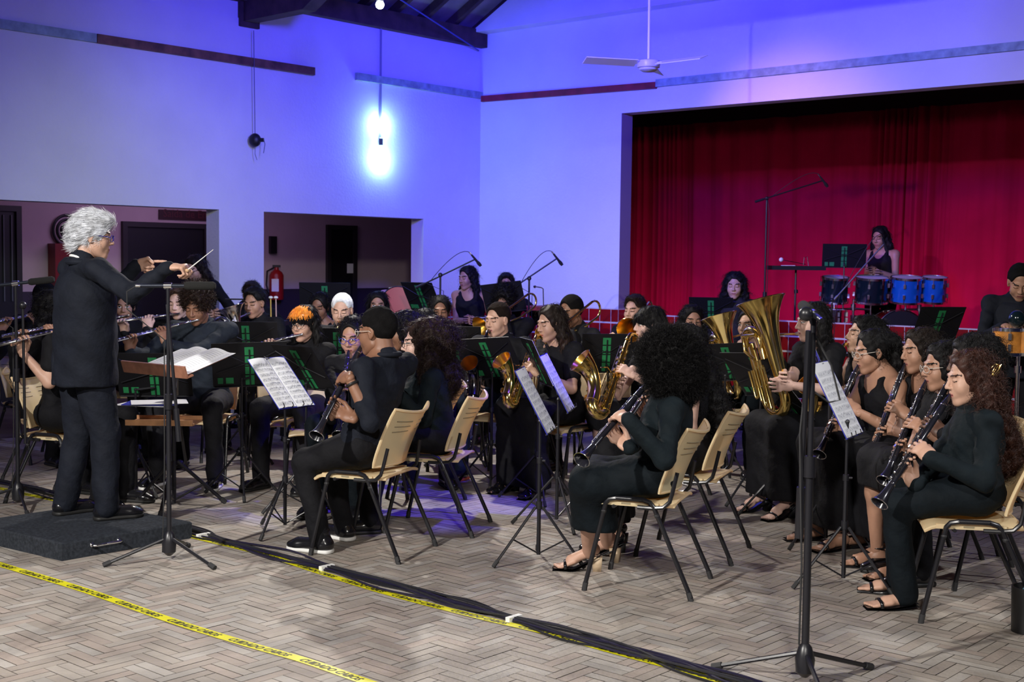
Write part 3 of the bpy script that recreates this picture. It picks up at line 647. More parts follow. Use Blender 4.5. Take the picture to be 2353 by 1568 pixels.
def person(label, hd, Y, face=180, pitch=12, tilt=0, skin='tan', hair=('short',), hairc='black', top='black', sleeve='long', low='trousers', lowc='black', shoes='dress', sole='b',
           male=True, eye='down', hs=1.0, body=None, lean=0.07, sit=0.46, stand=False, hips=None, hands=None, poses=('play', 'play'), legs=True, knees=None, feet=None, hi=True,
           glasses=None, bulk=1.0, neckline=0.0, group=None, extra=None, kneel=0.43, spread=0.12, pole=None, floorz=0.0, leg=1.0, twist=None, hfeet=None, watch=None, shl=0.0):
    Hc = P(hd[0], hd[1], Y); body = face if body is None else body
    HR = rotm(face, pitch, tilt); BR = rotm(body); f = BR.col[1]; r = BR.col[0]; Z = Vector((0, 0, 1)); k = hs
    base = Vector((Hc.x, Hc.y, floorz)); root = thing('person', label, 'person', base, 0, group); HRn = np.array(HR)
    sw = (0.185 if male else 0.158) * bulk * k; nb = Hc + HR @ Vector((0, -0.025, -0.10)) * k - f * 0.02 - Z * (0.048 if male else 0.055) * k + Vector((0, 0, -shl))
    if hips is not None: hip = hips
    elif stand: hip = Vector((nb.x, nb.y, floorz + (0.93 if male else 0.88) * k)) - f * 0.0
    else: hip = Vector((nb.x, nb.y, sit + 0.105)) - f * lean
    ax = (nb - hip).normalized(); chest = hip.lerp(nb, 0.68) + f * 0.012
    Sh = {q: nb + r * (q * sw) - Z * 0.035 + f * 0.005 for q in (-1, 1)}        # -1 left, +1 right
    bm = MB(); hh = 0.0045 if hi else 0.0065
    V, Q, mm = get_head(hh, male, eye); bm.addnp((V * k) @ HRn.T + np.array(Hc), Q, list(mm))
    sk = SDF(); sk.cap(Hc + HR @ Vector((0, -0.022, -0.04)) * k, nb - Z * 0.0, 0.055 * (1 if male else .88) * k, 0.060 * (1 if male else .86), k=0.02)
    long_ = sleeve == 'long'
    if not long_ or neckline:
        sk.cap(nb - Z * 0.01, Sh[-1], 0.045, 0.047, k=0.04); sk.cap(nb - Z * 0.01, Sh[1], 0.045, 0.047, k=0.04)
        sk.ell(chest + Z * 0.05, (0.135 * bulk, 0.092, 0.15), np.array(BR), k=0.05)
    # arms
    el = {}; wr = {}; l1, l2 = 0.285 * k, 0.25 * k
    for i, q in enumerate((-1, 1)):
        h_ = hands[i] if hands else None
        if h_ is None:
            T_ = (hip + f * 0.26 + r * (q * 0.13) + Z * 0.10) if not stand else (hip + r * (q * 0.22) - Z * 0.10 + f * 0.05); I = r * (-q); Fd = f
            if stand: Fd = -Z; I = f
        else: T_, I, Fd = h_
        I = Vector(I).normalized(); Fd = Vector(Fd); Fd = (Fd - I * Fd.dot(I)).normalized()
        if twist and h_ is not None: c_, s_ = math.cos(twist[i]), math.sin(twist[i]); I, Fd = I * c_ - Fd * s_, Fd * c_ + I * s_
        X_ = I if q == -1 else -I; Zn = X_.cross(Fd)
        off = {'play': (0.115, -0.043), 'arch': (0.125, -0.035), 'baton': (0.10, -0.035), 'grip': (0.095, -0.035)}.get(poses[i], (0.10, -0.02)) if h_ is not None else (0.10, -0.01)
        Wp = Vector(T_) - Fd * off[0] * k - Zn * off[1] * k
        pl = (pole[i] if pole and pole[i] is not None else (-Z * 1.0 + r * (q * 0.55) - f * 0.25))
        E = ik(Sh[q], Wp, l1, l2, pl); Wd = Wp - Sh[q]
        if Wd.length > (l1 + l2): Wp = Sh[q] + Wd.normalized() * (l1 + l2) * 0.999; E = Sh[q] + Wd.normalized() * l1
        el[q], wr[q] = E, Wp
        V, Q = get_hand(poses[i], 0.0042 if hi else 0.0060); V = V * k
        if q == 1: V = V * np.array((-1, 1, 1)); Q = Q[:, ::-1]
        A = np.array(Matrix((X_, Fd, Zn)).transposed()); bm.addnp(V @ A.T + np.array(Wp), Q, 0)
        if not long_: sk.cap(Sh[q], E, 0.046 * bulk, 0.036, k=0.03)
        else: sk.cap(Sh[q], E, 0.030, 0.027, k=0.01); sk.cap(E, Wp, 0.026, 0.022, k=0.01); sk.cap(nb - Z * 0.03, Sh[q], 0.030, 0.030, k=0.01)
        aw = (E - Wp).normalized(); sk.cap(E if not long_ else Wp.lerp(E, 0.25), Wp, 0.039 if not long_ else 0.026, 0.0245, k=0.015)
    V, Q = sk.mesh(0.0085 if hi else 0.012); bm.addnp(V, Q)
    # legs
    kn = {}; an = {}
    for q in (-1, 1):
        hj = hip + r * (q * 0.085)
        if stand:
            an[q] = Vector((hj.x, hj.y, floorz + 0.09)) + r * (q * 0.03) + (f * 0.06 if q == 1 else -f * 0.04); kn[q] = hj.lerp(an[q], 0.5) + f * 0.03
            if feet: an[q] = feet[0 if q == -1 else 1] + Z * 0.09; kn[q] = hj.lerp(an[q], 0.5) + f * 0.04
        else:
            kn[q] = knees[0 if q == -1 else 1] if knees else hj + f * (kneel * k) + r * (q * (spread - 0.085)) + Z * (0.0)
            if feet: an[q] = feet[0 if q == -1 else 1] + Z * 0.09
            else: an[q] = Vector((kn[q].x, kn[q].y, floorz + 0.09)) - f * 0.03 + r * (q * 0.01)
    lipm = m_lips if skin in ('brown', 'dark', 'tan') else m_lips2; hm = hair_mat(hairc, bool(hair) and hair[0] in ('fade', 'crop', 'buzz'))
    browm = hair_mat('dark' if hairc in ('grey', 'white') else hairc)
    # bare shins
    if legs and low in ('dress', 'skirt', 'kneeskirt', 'capri'):
        ls = SDF()
        for q in (-1, 1): ls.cap(kn[q], kn[q].lerp(an[q], 0.35), 0.052, 0.055, k=0.02); ls.cap(kn[q].lerp(an[q], 0.35), an[q], 0.053, 0.031, k=0.02)
        V, Q = ls.mesh(0.012); bm.addnp(V, Q)
    body_o = bm.build('body', [skin_mat(skin), lipm, browm, m_eye, m_eyew, m_crease], root, sharp=0)
    # garments
    t = SDF(); Bn = np.array(BR); g_ = 0.012
    t.fcap(hip + Z * 0.0, chest, 0.150 * bulk, 0.108 * bulk, tuple(r), k=0.05, ta=1.0, tb=1.06)
    t.ell(chest + Z * 0.03, (0.158 * bulk * (1 if male else 0.92), 0.112 * bulk, 0.155), Bn, k=0.05)
    if not male:
        for q in (-1, 1): t.ell(chest + r * (q * 0.065) + f * 0.075 - Z * 0.0, (0.052, 0.045, 0.052), Bn, k=0.04)
    if sleeve != 'none':
        for q in (-1, 1):
            t.cap(nb - Z * 0.02, Sh[q], 0.048, 0.058, k=0.04)
            if sleeve == 'long':
                t.cap(Sh[q], el[q], 0.056 * bulk, 0.046 * bulk, k=0.03); t.cap(el[q], wr[q] + (el[q] - wr[q]).normalized() * 0.004, 0.045 * bulk, 0.0385, k=0.02)
            elif sleeve == 'short': t.cap(Sh[q], Sh[q].lerp(el[q], 0.62), 0.062 * bulk, 0.060, k=0.035)
            elif sleeve == 'roll': t.cap(Sh[q], el[q], 0.056 * bulk, 0.048, k=0.03); t.cap(el[q], el[q].lerp(wr[q], 0.35), 0.047, 0.044, k=0.02)
        t.cap(nb - Z * 0.02, nb + Z * 0.022, 0.074 * (1 if male else .90), 0.068 * (1 if male else .90), k=0.02)
        t.sub(nb + Z * 0.075 + f * 0.075, (0.040, 0.05, 0.055), Bn, k=0.01)
        if neckline: t.sub(nb + f * 0.09 - Z * (neckline * 0.5), (0.055, 0.10, 0.05 + neckline * .7), Bn, k=0.015)
    else:
        t.sub(nb + Z * 0.03 + f * 0.10, (0.075, 0.12, 0.12), Bn, k=0.02); t.sub(nb + Z * 0.05, (0.11, 0.15, 0.10), Bn, k=0.02)
        for q in (-1, 1):
            for sg in (1, -1):
                p1 = chest + r * (q * 0.088) + Z * 0.07 + f * (sg * 0.088 - (0.0 if sg > 0 else 0.004)); p3 = Sh[q].lerp(nb, 0.42) + Z * 0.043; p2 = p1.lerp(p3, 0.55) + f * (sg * 0.030)
                t.cap(p1, p2, 0.022, 0.016, k=0.012); t.cap(p2, p3, 0.016, 0.014, k=0.012)
        t2 = t
    t.ell(hip, (0.165 * bulk, 0.125 * bulk, 0.11), Bn, k=0.06)
    t.noise(0.0038, 30, 1.3 + Y); t.noise(0.0018, 68, Y)
    tm = MB(); V, Q = t.mesh(0.0105 if hi else 0.014); tm.addnp(V, Q)
    if low == 'dress' or lowc == top: pass
    garment = tm
    l = SDF()
    if low == 'trousers':
        for q in (-1, 1):
            hj = hip + r * (q * 0.085); l.cap(hj, kn[q], 0.098 * bulk * (1 + (leg - 1) * .4), 0.070 * leg, k=0.03); l.cap(kn[q], an[q] - Z * 0.025, 0.068 * leg, 0.056 * leg, k=0.02)
        l.ell(hip, (0.168 * bulk, 0.132 * bulk, 0.108), Bn, k=0.05)
    elif low in ('dress', 'skirt', 'kneeskirt'):
        hem = (0.30 if low == 'skirt' else 0.17) if low != 'kneeskirt' else 0.44
        if hfeet is not None: hem = hfeet
        for q in (-1, 1):
            hj = hip + r * (q * 0.085); l.cap(hj, kn[q], 0.102, 0.082, k=0.06)
            e = kn[q].lerp(an[q], 1) ; tt = (kn[q].z - (floorz + hem)) / max(kn[q].z - e.z, 0.05); e = kn[q].lerp(e, min(max(tt, 0.02), 1.25)); l.cap(kn[q], e, 0.080, 0.085 if hem > 0.25 else 0.10, k=0.08)
        if not stand: l.cap((kn[-1] + kn[1]) / 2 - f * 0.02, ((kn[-1] + kn[1]) / 2 - f * 0.04) - Z * (kn[1].z - floorz - hem), 0.085, 0.10, k=0.09)
        l.ell(hip, (0.172, 0.135, 0.12), Bn, k=0.06); l.clip((0, 0, floorz + max(hem, 0.02)), (0, 0, -1), 0.01)
    if legs:
        l.noise(0.0045, 17, Y * 2); l.noise(0.0018, 45, Y); V, Q = l.mesh(0.0125 if hi else 0.017)
    if male and sleeve in ('long', 'roll') and extra != 'jacket':
        tm.tube([nb + r * (0.070 * math.cos(a)) + f * (0.068 * math.sin(a) - 0.010) + Z * (0.036 - 0.038 * max(0, math.sin(a))) for a in [math.pi / 2 + 0.22 + i * (2 * math.pi - 0.44) / 20 for i in range(21)]], [0.006] + [0.0145] * 19 + [0.006], 8)
    name = 'dress' if low in ('dress',) else ('jacket' if extra == 'jacket' else 'shirt')
    if low == 'dress':
        if legs: tm.addnp(V, Q)
        tm.build('dress', cloth_mat(top), root, sharp=0)
    else:
        if extra == 'jacket':
            j = SDF(); j.fcap(hip - Z * 0.20, chest, 0.190 * bulk, 0.150 * bulk, tuple(r), k=0.03, ta=1.05, tb=0.98); j.clip(hip - Z * 0.14, (0, 0, -1)); j.sub(hip - f * 0.17 - Z * 0.12, (0.006, 0.08, 0.14), Bn); j.noise(0.004, 22, 2); Vj, Qj = j.mesh(0.011); tm.addnp(Vj, Qj)
        tm.build(name, cloth_mat(top), root, sharp=0)
        if legs:
            lm = MB(); lm.addnp(V, Q); lm.build('trousers' if low == 'trousers' else 'skirt', cloth_mat(lowc), root, sharp=0)
    if legs and shoes:
        for q in (-1, 1):
            sm = MB(); fa = body + q * 8
            put_shoe(sm, shoes, (an[q].x, an[q].y, an[q].z - 0.09), fa, q == 1)
            sm.build('shoe', [m_shoe, m_sole_w if sole == 'w' else (mat('orange_sole', (0.7, 0.16, 0.02), 0.6) if sole == 'o' else m_sole_b), skin_mat(skin), m_heel if sole == 'h' else m_sole_b], root, sharp=0)
    # hair
    if hair:
        hm_ = make_hair(hair, k, hi); Vh = (hm_.merged() * k) @ HRn.T + np.array(Hc); h2 = MB(); h2.v = [Vh]; h2.f = hm_.f; h2.m = hm_.m; h2.n = len(Vh)
        mats = [hm]
        if hair[0] == 'bangs' and hair[1].get('orange'):
            mats.append(mat('hair_orange', (0.85, 0.30, 0.03), 0.5, noise=0.3, nscale=40)); Vl = hm_.merged(); h2.m = [1 if (Vl[f_[0]][1] > 0.012 + 0.01 * math.sin(Vl[f_[0]][0] * 300) and Vl[f_[0]][2] > 0.058 + 0.012 * math.sin(Vl[f_[0]][0] * 420)) else 0 for f_ in hm_.f]
        if hair[1].get('tips') if len(hair) > 1 else False:
            mats.append(hair_mat('brown')); Vl = hm_.merged(); h2.m = [1 if Vl[f_[0]][2] < -0.12 + 0.03 * math.sin(Vl[f_[0]][0] * 90) else 0 for f_ in hm_.f]
        h2.build('hair', mats, root, sharp=0)
    if extra == 'jacket':
        cm = MB(); cm.tube([nb + r * (0.060 * math.cos(a)) + f * (0.058 * math.sin(a) - 0.006) + Z * (0.018 - 0.022 * math.sin(a)) for a in [i * math.pi / 8 for i in range(-1, 10)] + [i * math.pi / 8 for i in range(9, 15)]], 0.0075, 8, closed=True); cm.build('shirt_collar', m_white, root)
        cm = MB(); cm.tube([nb + r * (0.074 * math.cos(a)) + f * (0.066 * math.sin(a) - 0.010) + Z * (0.004 - 0.05 * max(0, math.sin(a))) for a in [i * math.pi / 8 for i in range(16)]], 0.017, 8, closed=True); cm.build('jacket_collar', cloth_mat(top), root)
    if watch:
        qd = -1 if watch == 'L' else 1; wd_ = (el[qd] - wr[qd]).normalized(); cw = wr[qd] + wd_ * 0.035; cm = MB(); cm.torus(cw, 0.030, 0.008, wd_, 24, 8); cm.build('wristband', m_black if skin == 'brown' else m_silver, root)
    if glasses:
        gm = MB(); tr_ = lambda p: Hc + HR @ (Vector(p) * k)
        for q in (-1, 1):
            gm.tube([tr_((q * 0.033 + 0.023 * math.cos(a) * (1 + 0.08 * math.cos(2 * a)), 0.103 + 0.0 * abs(math.cos(a)) - 0.006 * (q * math.cos(a)), 0.006 + 0.018 * math.sin(a))) for a in [i * math.pi / 9 for i in range(18)]], 0.0019, 5, closed=True)
            gm.tube([tr_((q * 0.057, 0.097, 0.012)), tr_((q * 0.079, 0.05, 0.012)), tr_((q * 0.083, 0.0, 0.010)), tr_((q * 0.080, -0.018, -0.004))], 0.0018, 5)
        gm.tube([tr_((-0.011, 0.108, 0.010)), tr_((0, 0.112, 0.013)), tr_((0.011, 0.108, 0.010))], 0.0018, 5)
        gm.build('glasses', mat('glasses_' + glasses, {'black': (0.01, 0.01, 0.012), 'blue': (0.02, 0.02, 0.25), 'clear': (0.55, 0.5, 0.45), 'tortoise': (0.25, 0.12, 0.05)}[glasses], 0.2), root)
    info = dict(root=root, Hc=Hc, HR=HR, f=f, r=r, nb=nb, hip=hip, Sh=Sh, el=el, wr=wr, mouth=Hc + HR @ Vector((0, 0.098, -0.060)) * k, kn=kn, an=an)
    PPL.append(info); return info
def mouth_of(hd, Y, face, pitch, tilt=0, k=1.0): return P(hd[0], hd[1], Y) + rotm(face, pitch, tilt) @ Vector((0, 0.098, -0.060)) * k
# ================================================================= furniture, stands, instruments
m_cream = mat('cream_plastic', (0.82, 0.73, 0.47), 0.36, noise=0.05, nscale=6, spec=0.45)
def translucent(m, col, fac):
    nt = m.node_tree; out = nt.nodes['Material Output']; tr = nt.nodes.new('ShaderNodeBsdfTranslucent'); tr.inputs[0].default_value = (*col, 1); mx = nt.nodes.new('ShaderNodeMixShader'); mx.inputs[0].default_value = fac
    nt.links.new(nt.nodes['Principled BSDF'].outputs[0], mx.inputs[1]); nt.links.new(tr.outputs[0], mx.inputs[2]); nt.links.new(mx.outputs[0], out.inputs[0])
translucent(m_cream, (1.0, 0.66, 0.28), 0.40); m_slot = mat('slot_dark', (0.25, 0.21, 0.13), 0.6)
m_tube = mat('black_tube', (0.010, 0.010, 0.013), 0.28, spec=0.5); m_cap = mat('dark_rubber', (0.02, 0.02, 0.022), 0.7)
m_stand = mat('stand_black', (0.012, 0.012, 0.016), 0.35); m_folder = mat('folder_black', (0.008, 0.008, 0.010), 0.45, spec=0.3)
m_green = mat('green_card', (0.015, 0.20, 0.065), 0.6, noise=0.12, nscale=20); m_paper = mat('paper', (0.90, 0.92, 0.95), 0.7); m_ink = mat('ink', (0.10, 0.11, 0.17), 0.7); m_bluecov = mat('blue_cover', (0.03, 0.04, 0.45), 0.4)
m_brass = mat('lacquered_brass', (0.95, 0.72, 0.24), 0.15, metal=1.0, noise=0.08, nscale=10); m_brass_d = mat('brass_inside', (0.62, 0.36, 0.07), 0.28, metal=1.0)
m_ebony = mat('clarinet_black', (0.012, 0.012, 0.018), 0.22, coat=0.4); m_nickel = mat('nickel_keys', (0.78, 0.78, 0.80), 0.15, metal=1.0)
m_flute = mat('flute_silver', (0.75, 0.76, 0.80), 0.16, metal=1.0); m_pinky = mat('cork', (0.5, 0.32, 0.18), 0.7)
def chair_master():
    t = thing('stacking_chair', 'x', 'chair')
    L = dict(world=False)
    mb = MB(); n = 10
    def st(u, v, top=True):
        y = 0.215 - 0.415 * v; x = (-1 + 2 * u) * (0.205 - 0.012 * v - 0.012 * (1 - math.cos(min(1, (1 - v) * 6) * math.pi / 2)) * 0); z = 0.452 - 0.014 * math.sin(math.pi * min(v * 1.15, 1)) * (1 - (2 * u - 1) ** 2) - 0.022 * max(0, 1 - v / 0.16) ** 2 - 0.012 * abs(2 * u - 1) ** 6
        return Vector((x, y, z - (0 if top else 0.010)))
    for top in (True, False): mb.grid((lambda u, v: st(u, v, True)) if top else (lambda u, v: st(1 - u, v, False)), 16, 16)
    rim = [st(0, i / 16) for i in range(17)] + [st(i / 16, 1) for i in range(1, 17)] + [st(1, 1 - i / 16) for i in range(1, 17)] + [st(1 - i / 16, 0) for i in range(1, 16)]
    mb.tube([p - Vector((0, 0, 0.006)) for p in rim], 0.0085, 6, closed=True)
    for q in (-1, 1): mb.box((q * 0.205, 0.02, 0.436), (0.012, 0.30, 0.022)); mb.box((q * 0.2125, 0.03, 0.437), (0.002, 0.045, 0.007), mi=1)
    mb.build('seat', [m_cream, m_slot], t, **L)
    mb = MB()
    def bk(u, v, off=0.0):
        a = (-1 + 2 * u); x = a * (0.205 - 0.010 * (1 - v) ** 2); ed = a * a; z = 0.495 + 0.315 * v - 0.028 * (1 - ed) * max(0, v - .5) * 2 + 0.0; y = -0.175 - 0.13 * v ** 1.25 + 0.052 * ed - 0.02 * max(0, v - 0.85) - off * 1.0
        return Vector((x, y, z))
    mb.grid(lambda u, v: bk(1 - u, v), 18, 14); mb.grid(lambda u, v: bk(u, v, 0.010), 18, 14)
    rim = [bk(0, i / 14, .005) for i in range(15)] + [bk(i / 18, 1, .005) for i in range(1, 19)] + [bk(1, 1 - i / 14, .005) for i in range(1, 15)] + [bk(1 - i / 18, 0, .005) for i in range(1, 18)]
    mb.tube(rim, 0.0085, 6, closed=True)
    for zv in (0.60, 0.70, 0.80):
        for q in (-1, 1):
            a = bk(0.5 + q * 0.09, zv); b = bk(0.5 + q * 0.40, zv)
            for o_ in (0.002, -0.012): mb.tube([bk(0.5 + q * (0.09 + 0.31 * i / 5), zv) + Vector((0, o_, 0)) for i in range(6)], 0.0022, 4, mi=1)
    mb.build('backrest', [m_cream, m_slot], t, **L)
    for q in (-1, 1):
        x = q * 0.222; r_ = 0.0115
        for nm, pts in (('front', [(x, 0.075, 0.462), (x, 0.11, 0.455), (x, 0.128, 0.435), (x, 0.136, 0.40), (x + q * 0.012, 0.225, 0.012)]), ('rear', [(x, -0.055, 0.462), (x, -0.09, 0.452), (x, -0.112, 0.425), (x, -0.125, 0.395), (x + q * 0.012, -0.300, 0.012)])):
            mb = MB(); mb.tube(pts, r_, 9); p = Vector(pts[-1]); d = (p - Vector(pts[-2])).normalized(); mb.tube([p - d * 0.03, p - Vector((0, 0, 0.0115)) + d * 0.002], 0.0135, 9, mi=1); mb.sphere(Vector(pts[3]) + Vector((0, 0, -0.005)), 0.014, 8, mi=1)
            mb.build('leg', [m_tube, m_cap], t, **L)
        mb = MB(); mb.tube([(x, 0.08, 0.462), (x, -0.06, 0.462)], r_, 9)
        mb.tube([(x, -0.03, 0.425), (x, -0.10, 0.425), (x, -0.155, 0.432), (x * 0.985, -0.185, 0.46), (x * 0.96, -0.195, 0.50), (x * 0.90, -0.215, 0.60)], 0.010, 8)
        mb.build('side_frame', m_tube, t, **L)
    mb = MB(); mb.tube([(-0.22, 0.09, 0.42), (0.22, 0.09, 0.42)], 0.009, 8); mb.tube([(-0.22, -0.08, 0.42), (0.22, -0.08, 0.42)], 0.009, 8); mb.build('crossbar', m_tube, t, **L)
    return t
CH = chair_master(); CH_USED = [False]
def chair(loc, az, label, group='cream stacking chairs of the band'):
    if CH_USED[0]: c = copy_tree(CH)
    else: c = CH; CH_USED[0] = True
    c.matrix_basis = Matrix.Translation(Vector((loc[0], loc[1], 0))) @ Matrix.Rotation(-math.radians(az), 4, 'Z')
    c['label'] = label; c['group'] = group; return c
def tripod(t, base, h, spread, az0, r=0.008, name='leg', hub=None, brace=True, foot=0.011, mats=None, floor=0.0):
    hub = h if hub is None else hub; b = Vector(base); m = mats or m_stand
    for i in range(3):
        d = azv(az0 + 120 * i); mb = MB(); e = b + d * spread + Vector((0, 0, floor + 0.012)); s_ = b + d * 0.022 + Vector((0, 0, hub))
        mb.tube([s_, e], r, 7); dd = (e - s_).normalized(); mb.tube([e - dd * 0.035, e + dd * 0.006], foot, 8, mi=1)
        if brace:
            mid = s_.lerp(e, 0.55); mb.tube([mid, b + Vector((0, 0, floor + max(0.05, (hub - floor) * 0.12)))], r * 0.6, 6)
        mb.build(name, [m, m_cap], t)
def music_stand(base, desk, az, tilt=30, w=0.49, h=0.33, kind='black', label='', foldlabel=None, legaz=0, ang=None, yb=None, sheet=1, roll=0, grp='music stands'):
    """base: pixel of the pole's foot on the floor (or a point); desk: pixel of the desk centre; az: heading its back faces"""
    b = G(*base) if len(base) == 2 else Vector(base); Y = b.y
    dc = P(desk[0], desk[1], Y if yb is None else yb)
    t = thing('music_stand', label, 'music stand', (b.x, b.y, b.z), 0, grp)
    pole_top = Vector((b.x, b.y, dc.z - 0.10)); z0 = b.z
    tripod(t, (b.x, b.y, 0) if z0 < 0.1 else (b.x, b.y, z0), 0.30, 0.27, legaz, 0.0075, floor=0.0)
    mb = MB(); mb.tube([(b.x, b.y, z0 + 0.045), (b.x, b.y, z0 + 0.55)], 0.0105, 9); mb.tube([(b.x, b.y, z0 + 0.5), pole_top], 0.0075, 8)
    mb.build('pole', m_stand, t)
    mb = MB(); mb.cyl((b.x, b.y, z0 + 0.29), (b.x, b.y, z0 + 0.33), 0.017); mb.build('leg_collar', m_stand, t); mb = MB(); mb.cyl((b.x, b.y, z0 + 0.53), (b.x, b.y, z0 + 0.56), 0.015); mb.cyl((b.x, b.y, z0 + 0.545), (b.x + 0.03, b.y - 0.005, z0 + 0.545), 0.006); mb.build('clamp_knob', m_stand, t)
    B = azv(az); ti = math.radians(tilt); U = Vector((0, 0, 1)) * math.cos(ti) + B * math.sin(ti); Rt = Vector((B.y, -B.x, 0)); Nb = Rt.cross(U) * -1
    if Nb.dot(B) < 0: Nb = -Nb
    if roll: q = Matrix.Rotation(math.radians(roll), 3, Nb); U = q @ U; Rt = q @ Rt
    c = dc; o = lambda x, y, z=0.0: c + Rt * x + U * y + Nb * z     # z>0: behind
    mb = MB(); hw = w / 2; hh = h / 2
    mb.tube([o(-hw * .96, -hh, 0.004), o(hw * .96, -hh, 0.004)], 0.0045, 6); mb.tube([o(-hw * .9, hh * 0.75, 0.006), o(0, 0, 0.006), o(hw * .9, hh * 0.75, 0.006)], 0.0035, 5)
    mb.tube([o(-hw * .9, -hh * 0.35, 0.006), o(0, 0.02, 0.006), o(hw * .9, -hh * 0.35, 0.006)], 0.0035, 5); mb.tube([o(0, -hh, 0.006), o(0, hh * 0.7, 0.006)], 0.005, 6)
    for x in (-hw * .8, -hw * .3, hw * .3, hw * .8): mb.tube([o(x, -hh, 0.003), o(x, -hh, -0.025), o(x, -hh + 0.02, -0.03)], 0.003, 5)
    mb.tube([pole_top, o(0, -hh * 0.55, 0.012)], 0.007, 7); mb.sphere(pole_top, 0.012, 8)
    mb.build('desk', m_stand, t)
    # folder or sheets resting on it
    if kind in ('black', 'both', 'plain'):
        f = thing('music_folder', foldlabel or 'black music folder with a green spine resting on its stand', 'folder', o(0, -hh, 0), 0, 'black music folders')
        for q in (-1, 1):
            mb = MB(); x0, x1 = (q * 0.018, q * hw); mb.box(o((x0 + x1) / 2, 0, -0.004 + 0.000), (abs(x1 - x0), h, 0.003), Matrix((Rt, U, Rt.cross(U))).transposed()); mb.build('cover', m_folder, f, smooth=False)
        mb = MB(); Rm = Matrix((Rt, U, Rt.cross(U))).transposed(); mb.box(o(0, 0, -0.003), (0.036, h, 0.004), Rm)
        mb.build('spine', m_folder, f, smooth=False)
        mb = MB(); xs = 0.0 if kind != 'plain' else 0
        for k_, (ya, yb_) in enumerate(((0.40, 0.47 - .30 + .05), (0.19, -0.02), (-0.05, -0.22), (-0.25, -0.47))):
            y0, y1 = ya * h, yb_ * h; mb.box(o(0.002, (y0 + y1) / 2, 0.0005), (0.058, abs(y0 - y1), 0.002), Rm)
        mb.build('green_card', m_green, f, smooth=False); mb = MB(); mb.box(o(hw * 0.55, -hh * 0.72, 0.0005), (0.05, 0.045, 0.002), Rm); mb.box(o(hw * 0.80, -hh * 0.72, 0.0005), (0.035, 0.045, 0.002), Rm)
        mb.build('green_label', m_green, f, smooth=False)
        mb = MB(); mb.box(o(0, 0.004, -0.0075), (w * 0.96, h * 0.95, 0.003), Rm); mb.build('pages', m_paper, f, smooth=False)
    if kind in ('sheet', 'both'):
        s_ = thing('sheet_music', foldlabel or 'white sheet music', 'sheet music', o(0, -hh, 0), 0); Rm = Matrix((Rt, U, Rt.cross(U))).transposed()
        mb = MB(); mb.box(o(0.004, 0.0, -0.003), (w * 0.98 + .012, h + .006, 0.003), Rm); mb.build('cover', m_bluecov, s_, smooth=False)
        k = sheet; pw = w / k
        for i in range(k):
            cx = -hw + pw * (i + 0.5); mb = MB()
            mb.grid(lambda u, v: o(cx + (u - .5) * pw * 0.98, (v - .5) * h * 0.985 - i * 0.006, -0.006 - 0.012 * math.sin(math.pi * u) * (0.4 + .6 * v)), 8, 8)
            mb.f = [f_[::-1] for f_ in mb.f]
            ns = 9
            for r_i in range(ns):
                yy = h * (0.37 - r_i * 0.095)
                for l_ in range(5):
                    y_ = yy - l_ * 0.0042 * (h / .3)
                    mb.grid(lambda u, v: o(cx + (u - .5) * pw * 0.84, y_ + (v - .5) * 0.0007, -0.0068 - 0.012 * math.sin(math.pi * (0.08 + 0.84 * u)) * (0.4 + .6 * (y_ / h + .5))), 6, 1, 1)
                for nx in range(16):
                    if random.random() < 0.75:
                        uu = 0.1 + nx * 0.053; y_ = yy - random.random() * 0.017; zz = -0.0070 - 0.012 * math.sin(math.pi * uu) * (0.4 + .6 * (y_ / h + .5))
                        mb.box(o(cx + (uu - .5) * pw, y_, zz), (0.0032, 0.0026, 0.0006), Rm, 1); mb.box(o(cx + (uu - .5) * pw + 0.0015, y_ + 0.005, zz), (0.0006, 0.010, 0.0006), Rm, 1)
            mb.box(o(cx, h * 0.43, -0.0085), (pw * 0.28, 0.007, 0.0006), Rm, 1)
            mb.build('page', [m_paper, m_ink], s_, smooth=False)
        mb = MB(); mb.tube([o(-0.015, hh + 0.008, -0.012), o(-0.010, hh - 0.012, -0.016), o(0.012, hh - 0.012, -0.016), o(0.016, hh + 0.008, -0.012)], 0.003, 5); mb.build('clip', m_stand, s_)
    return t
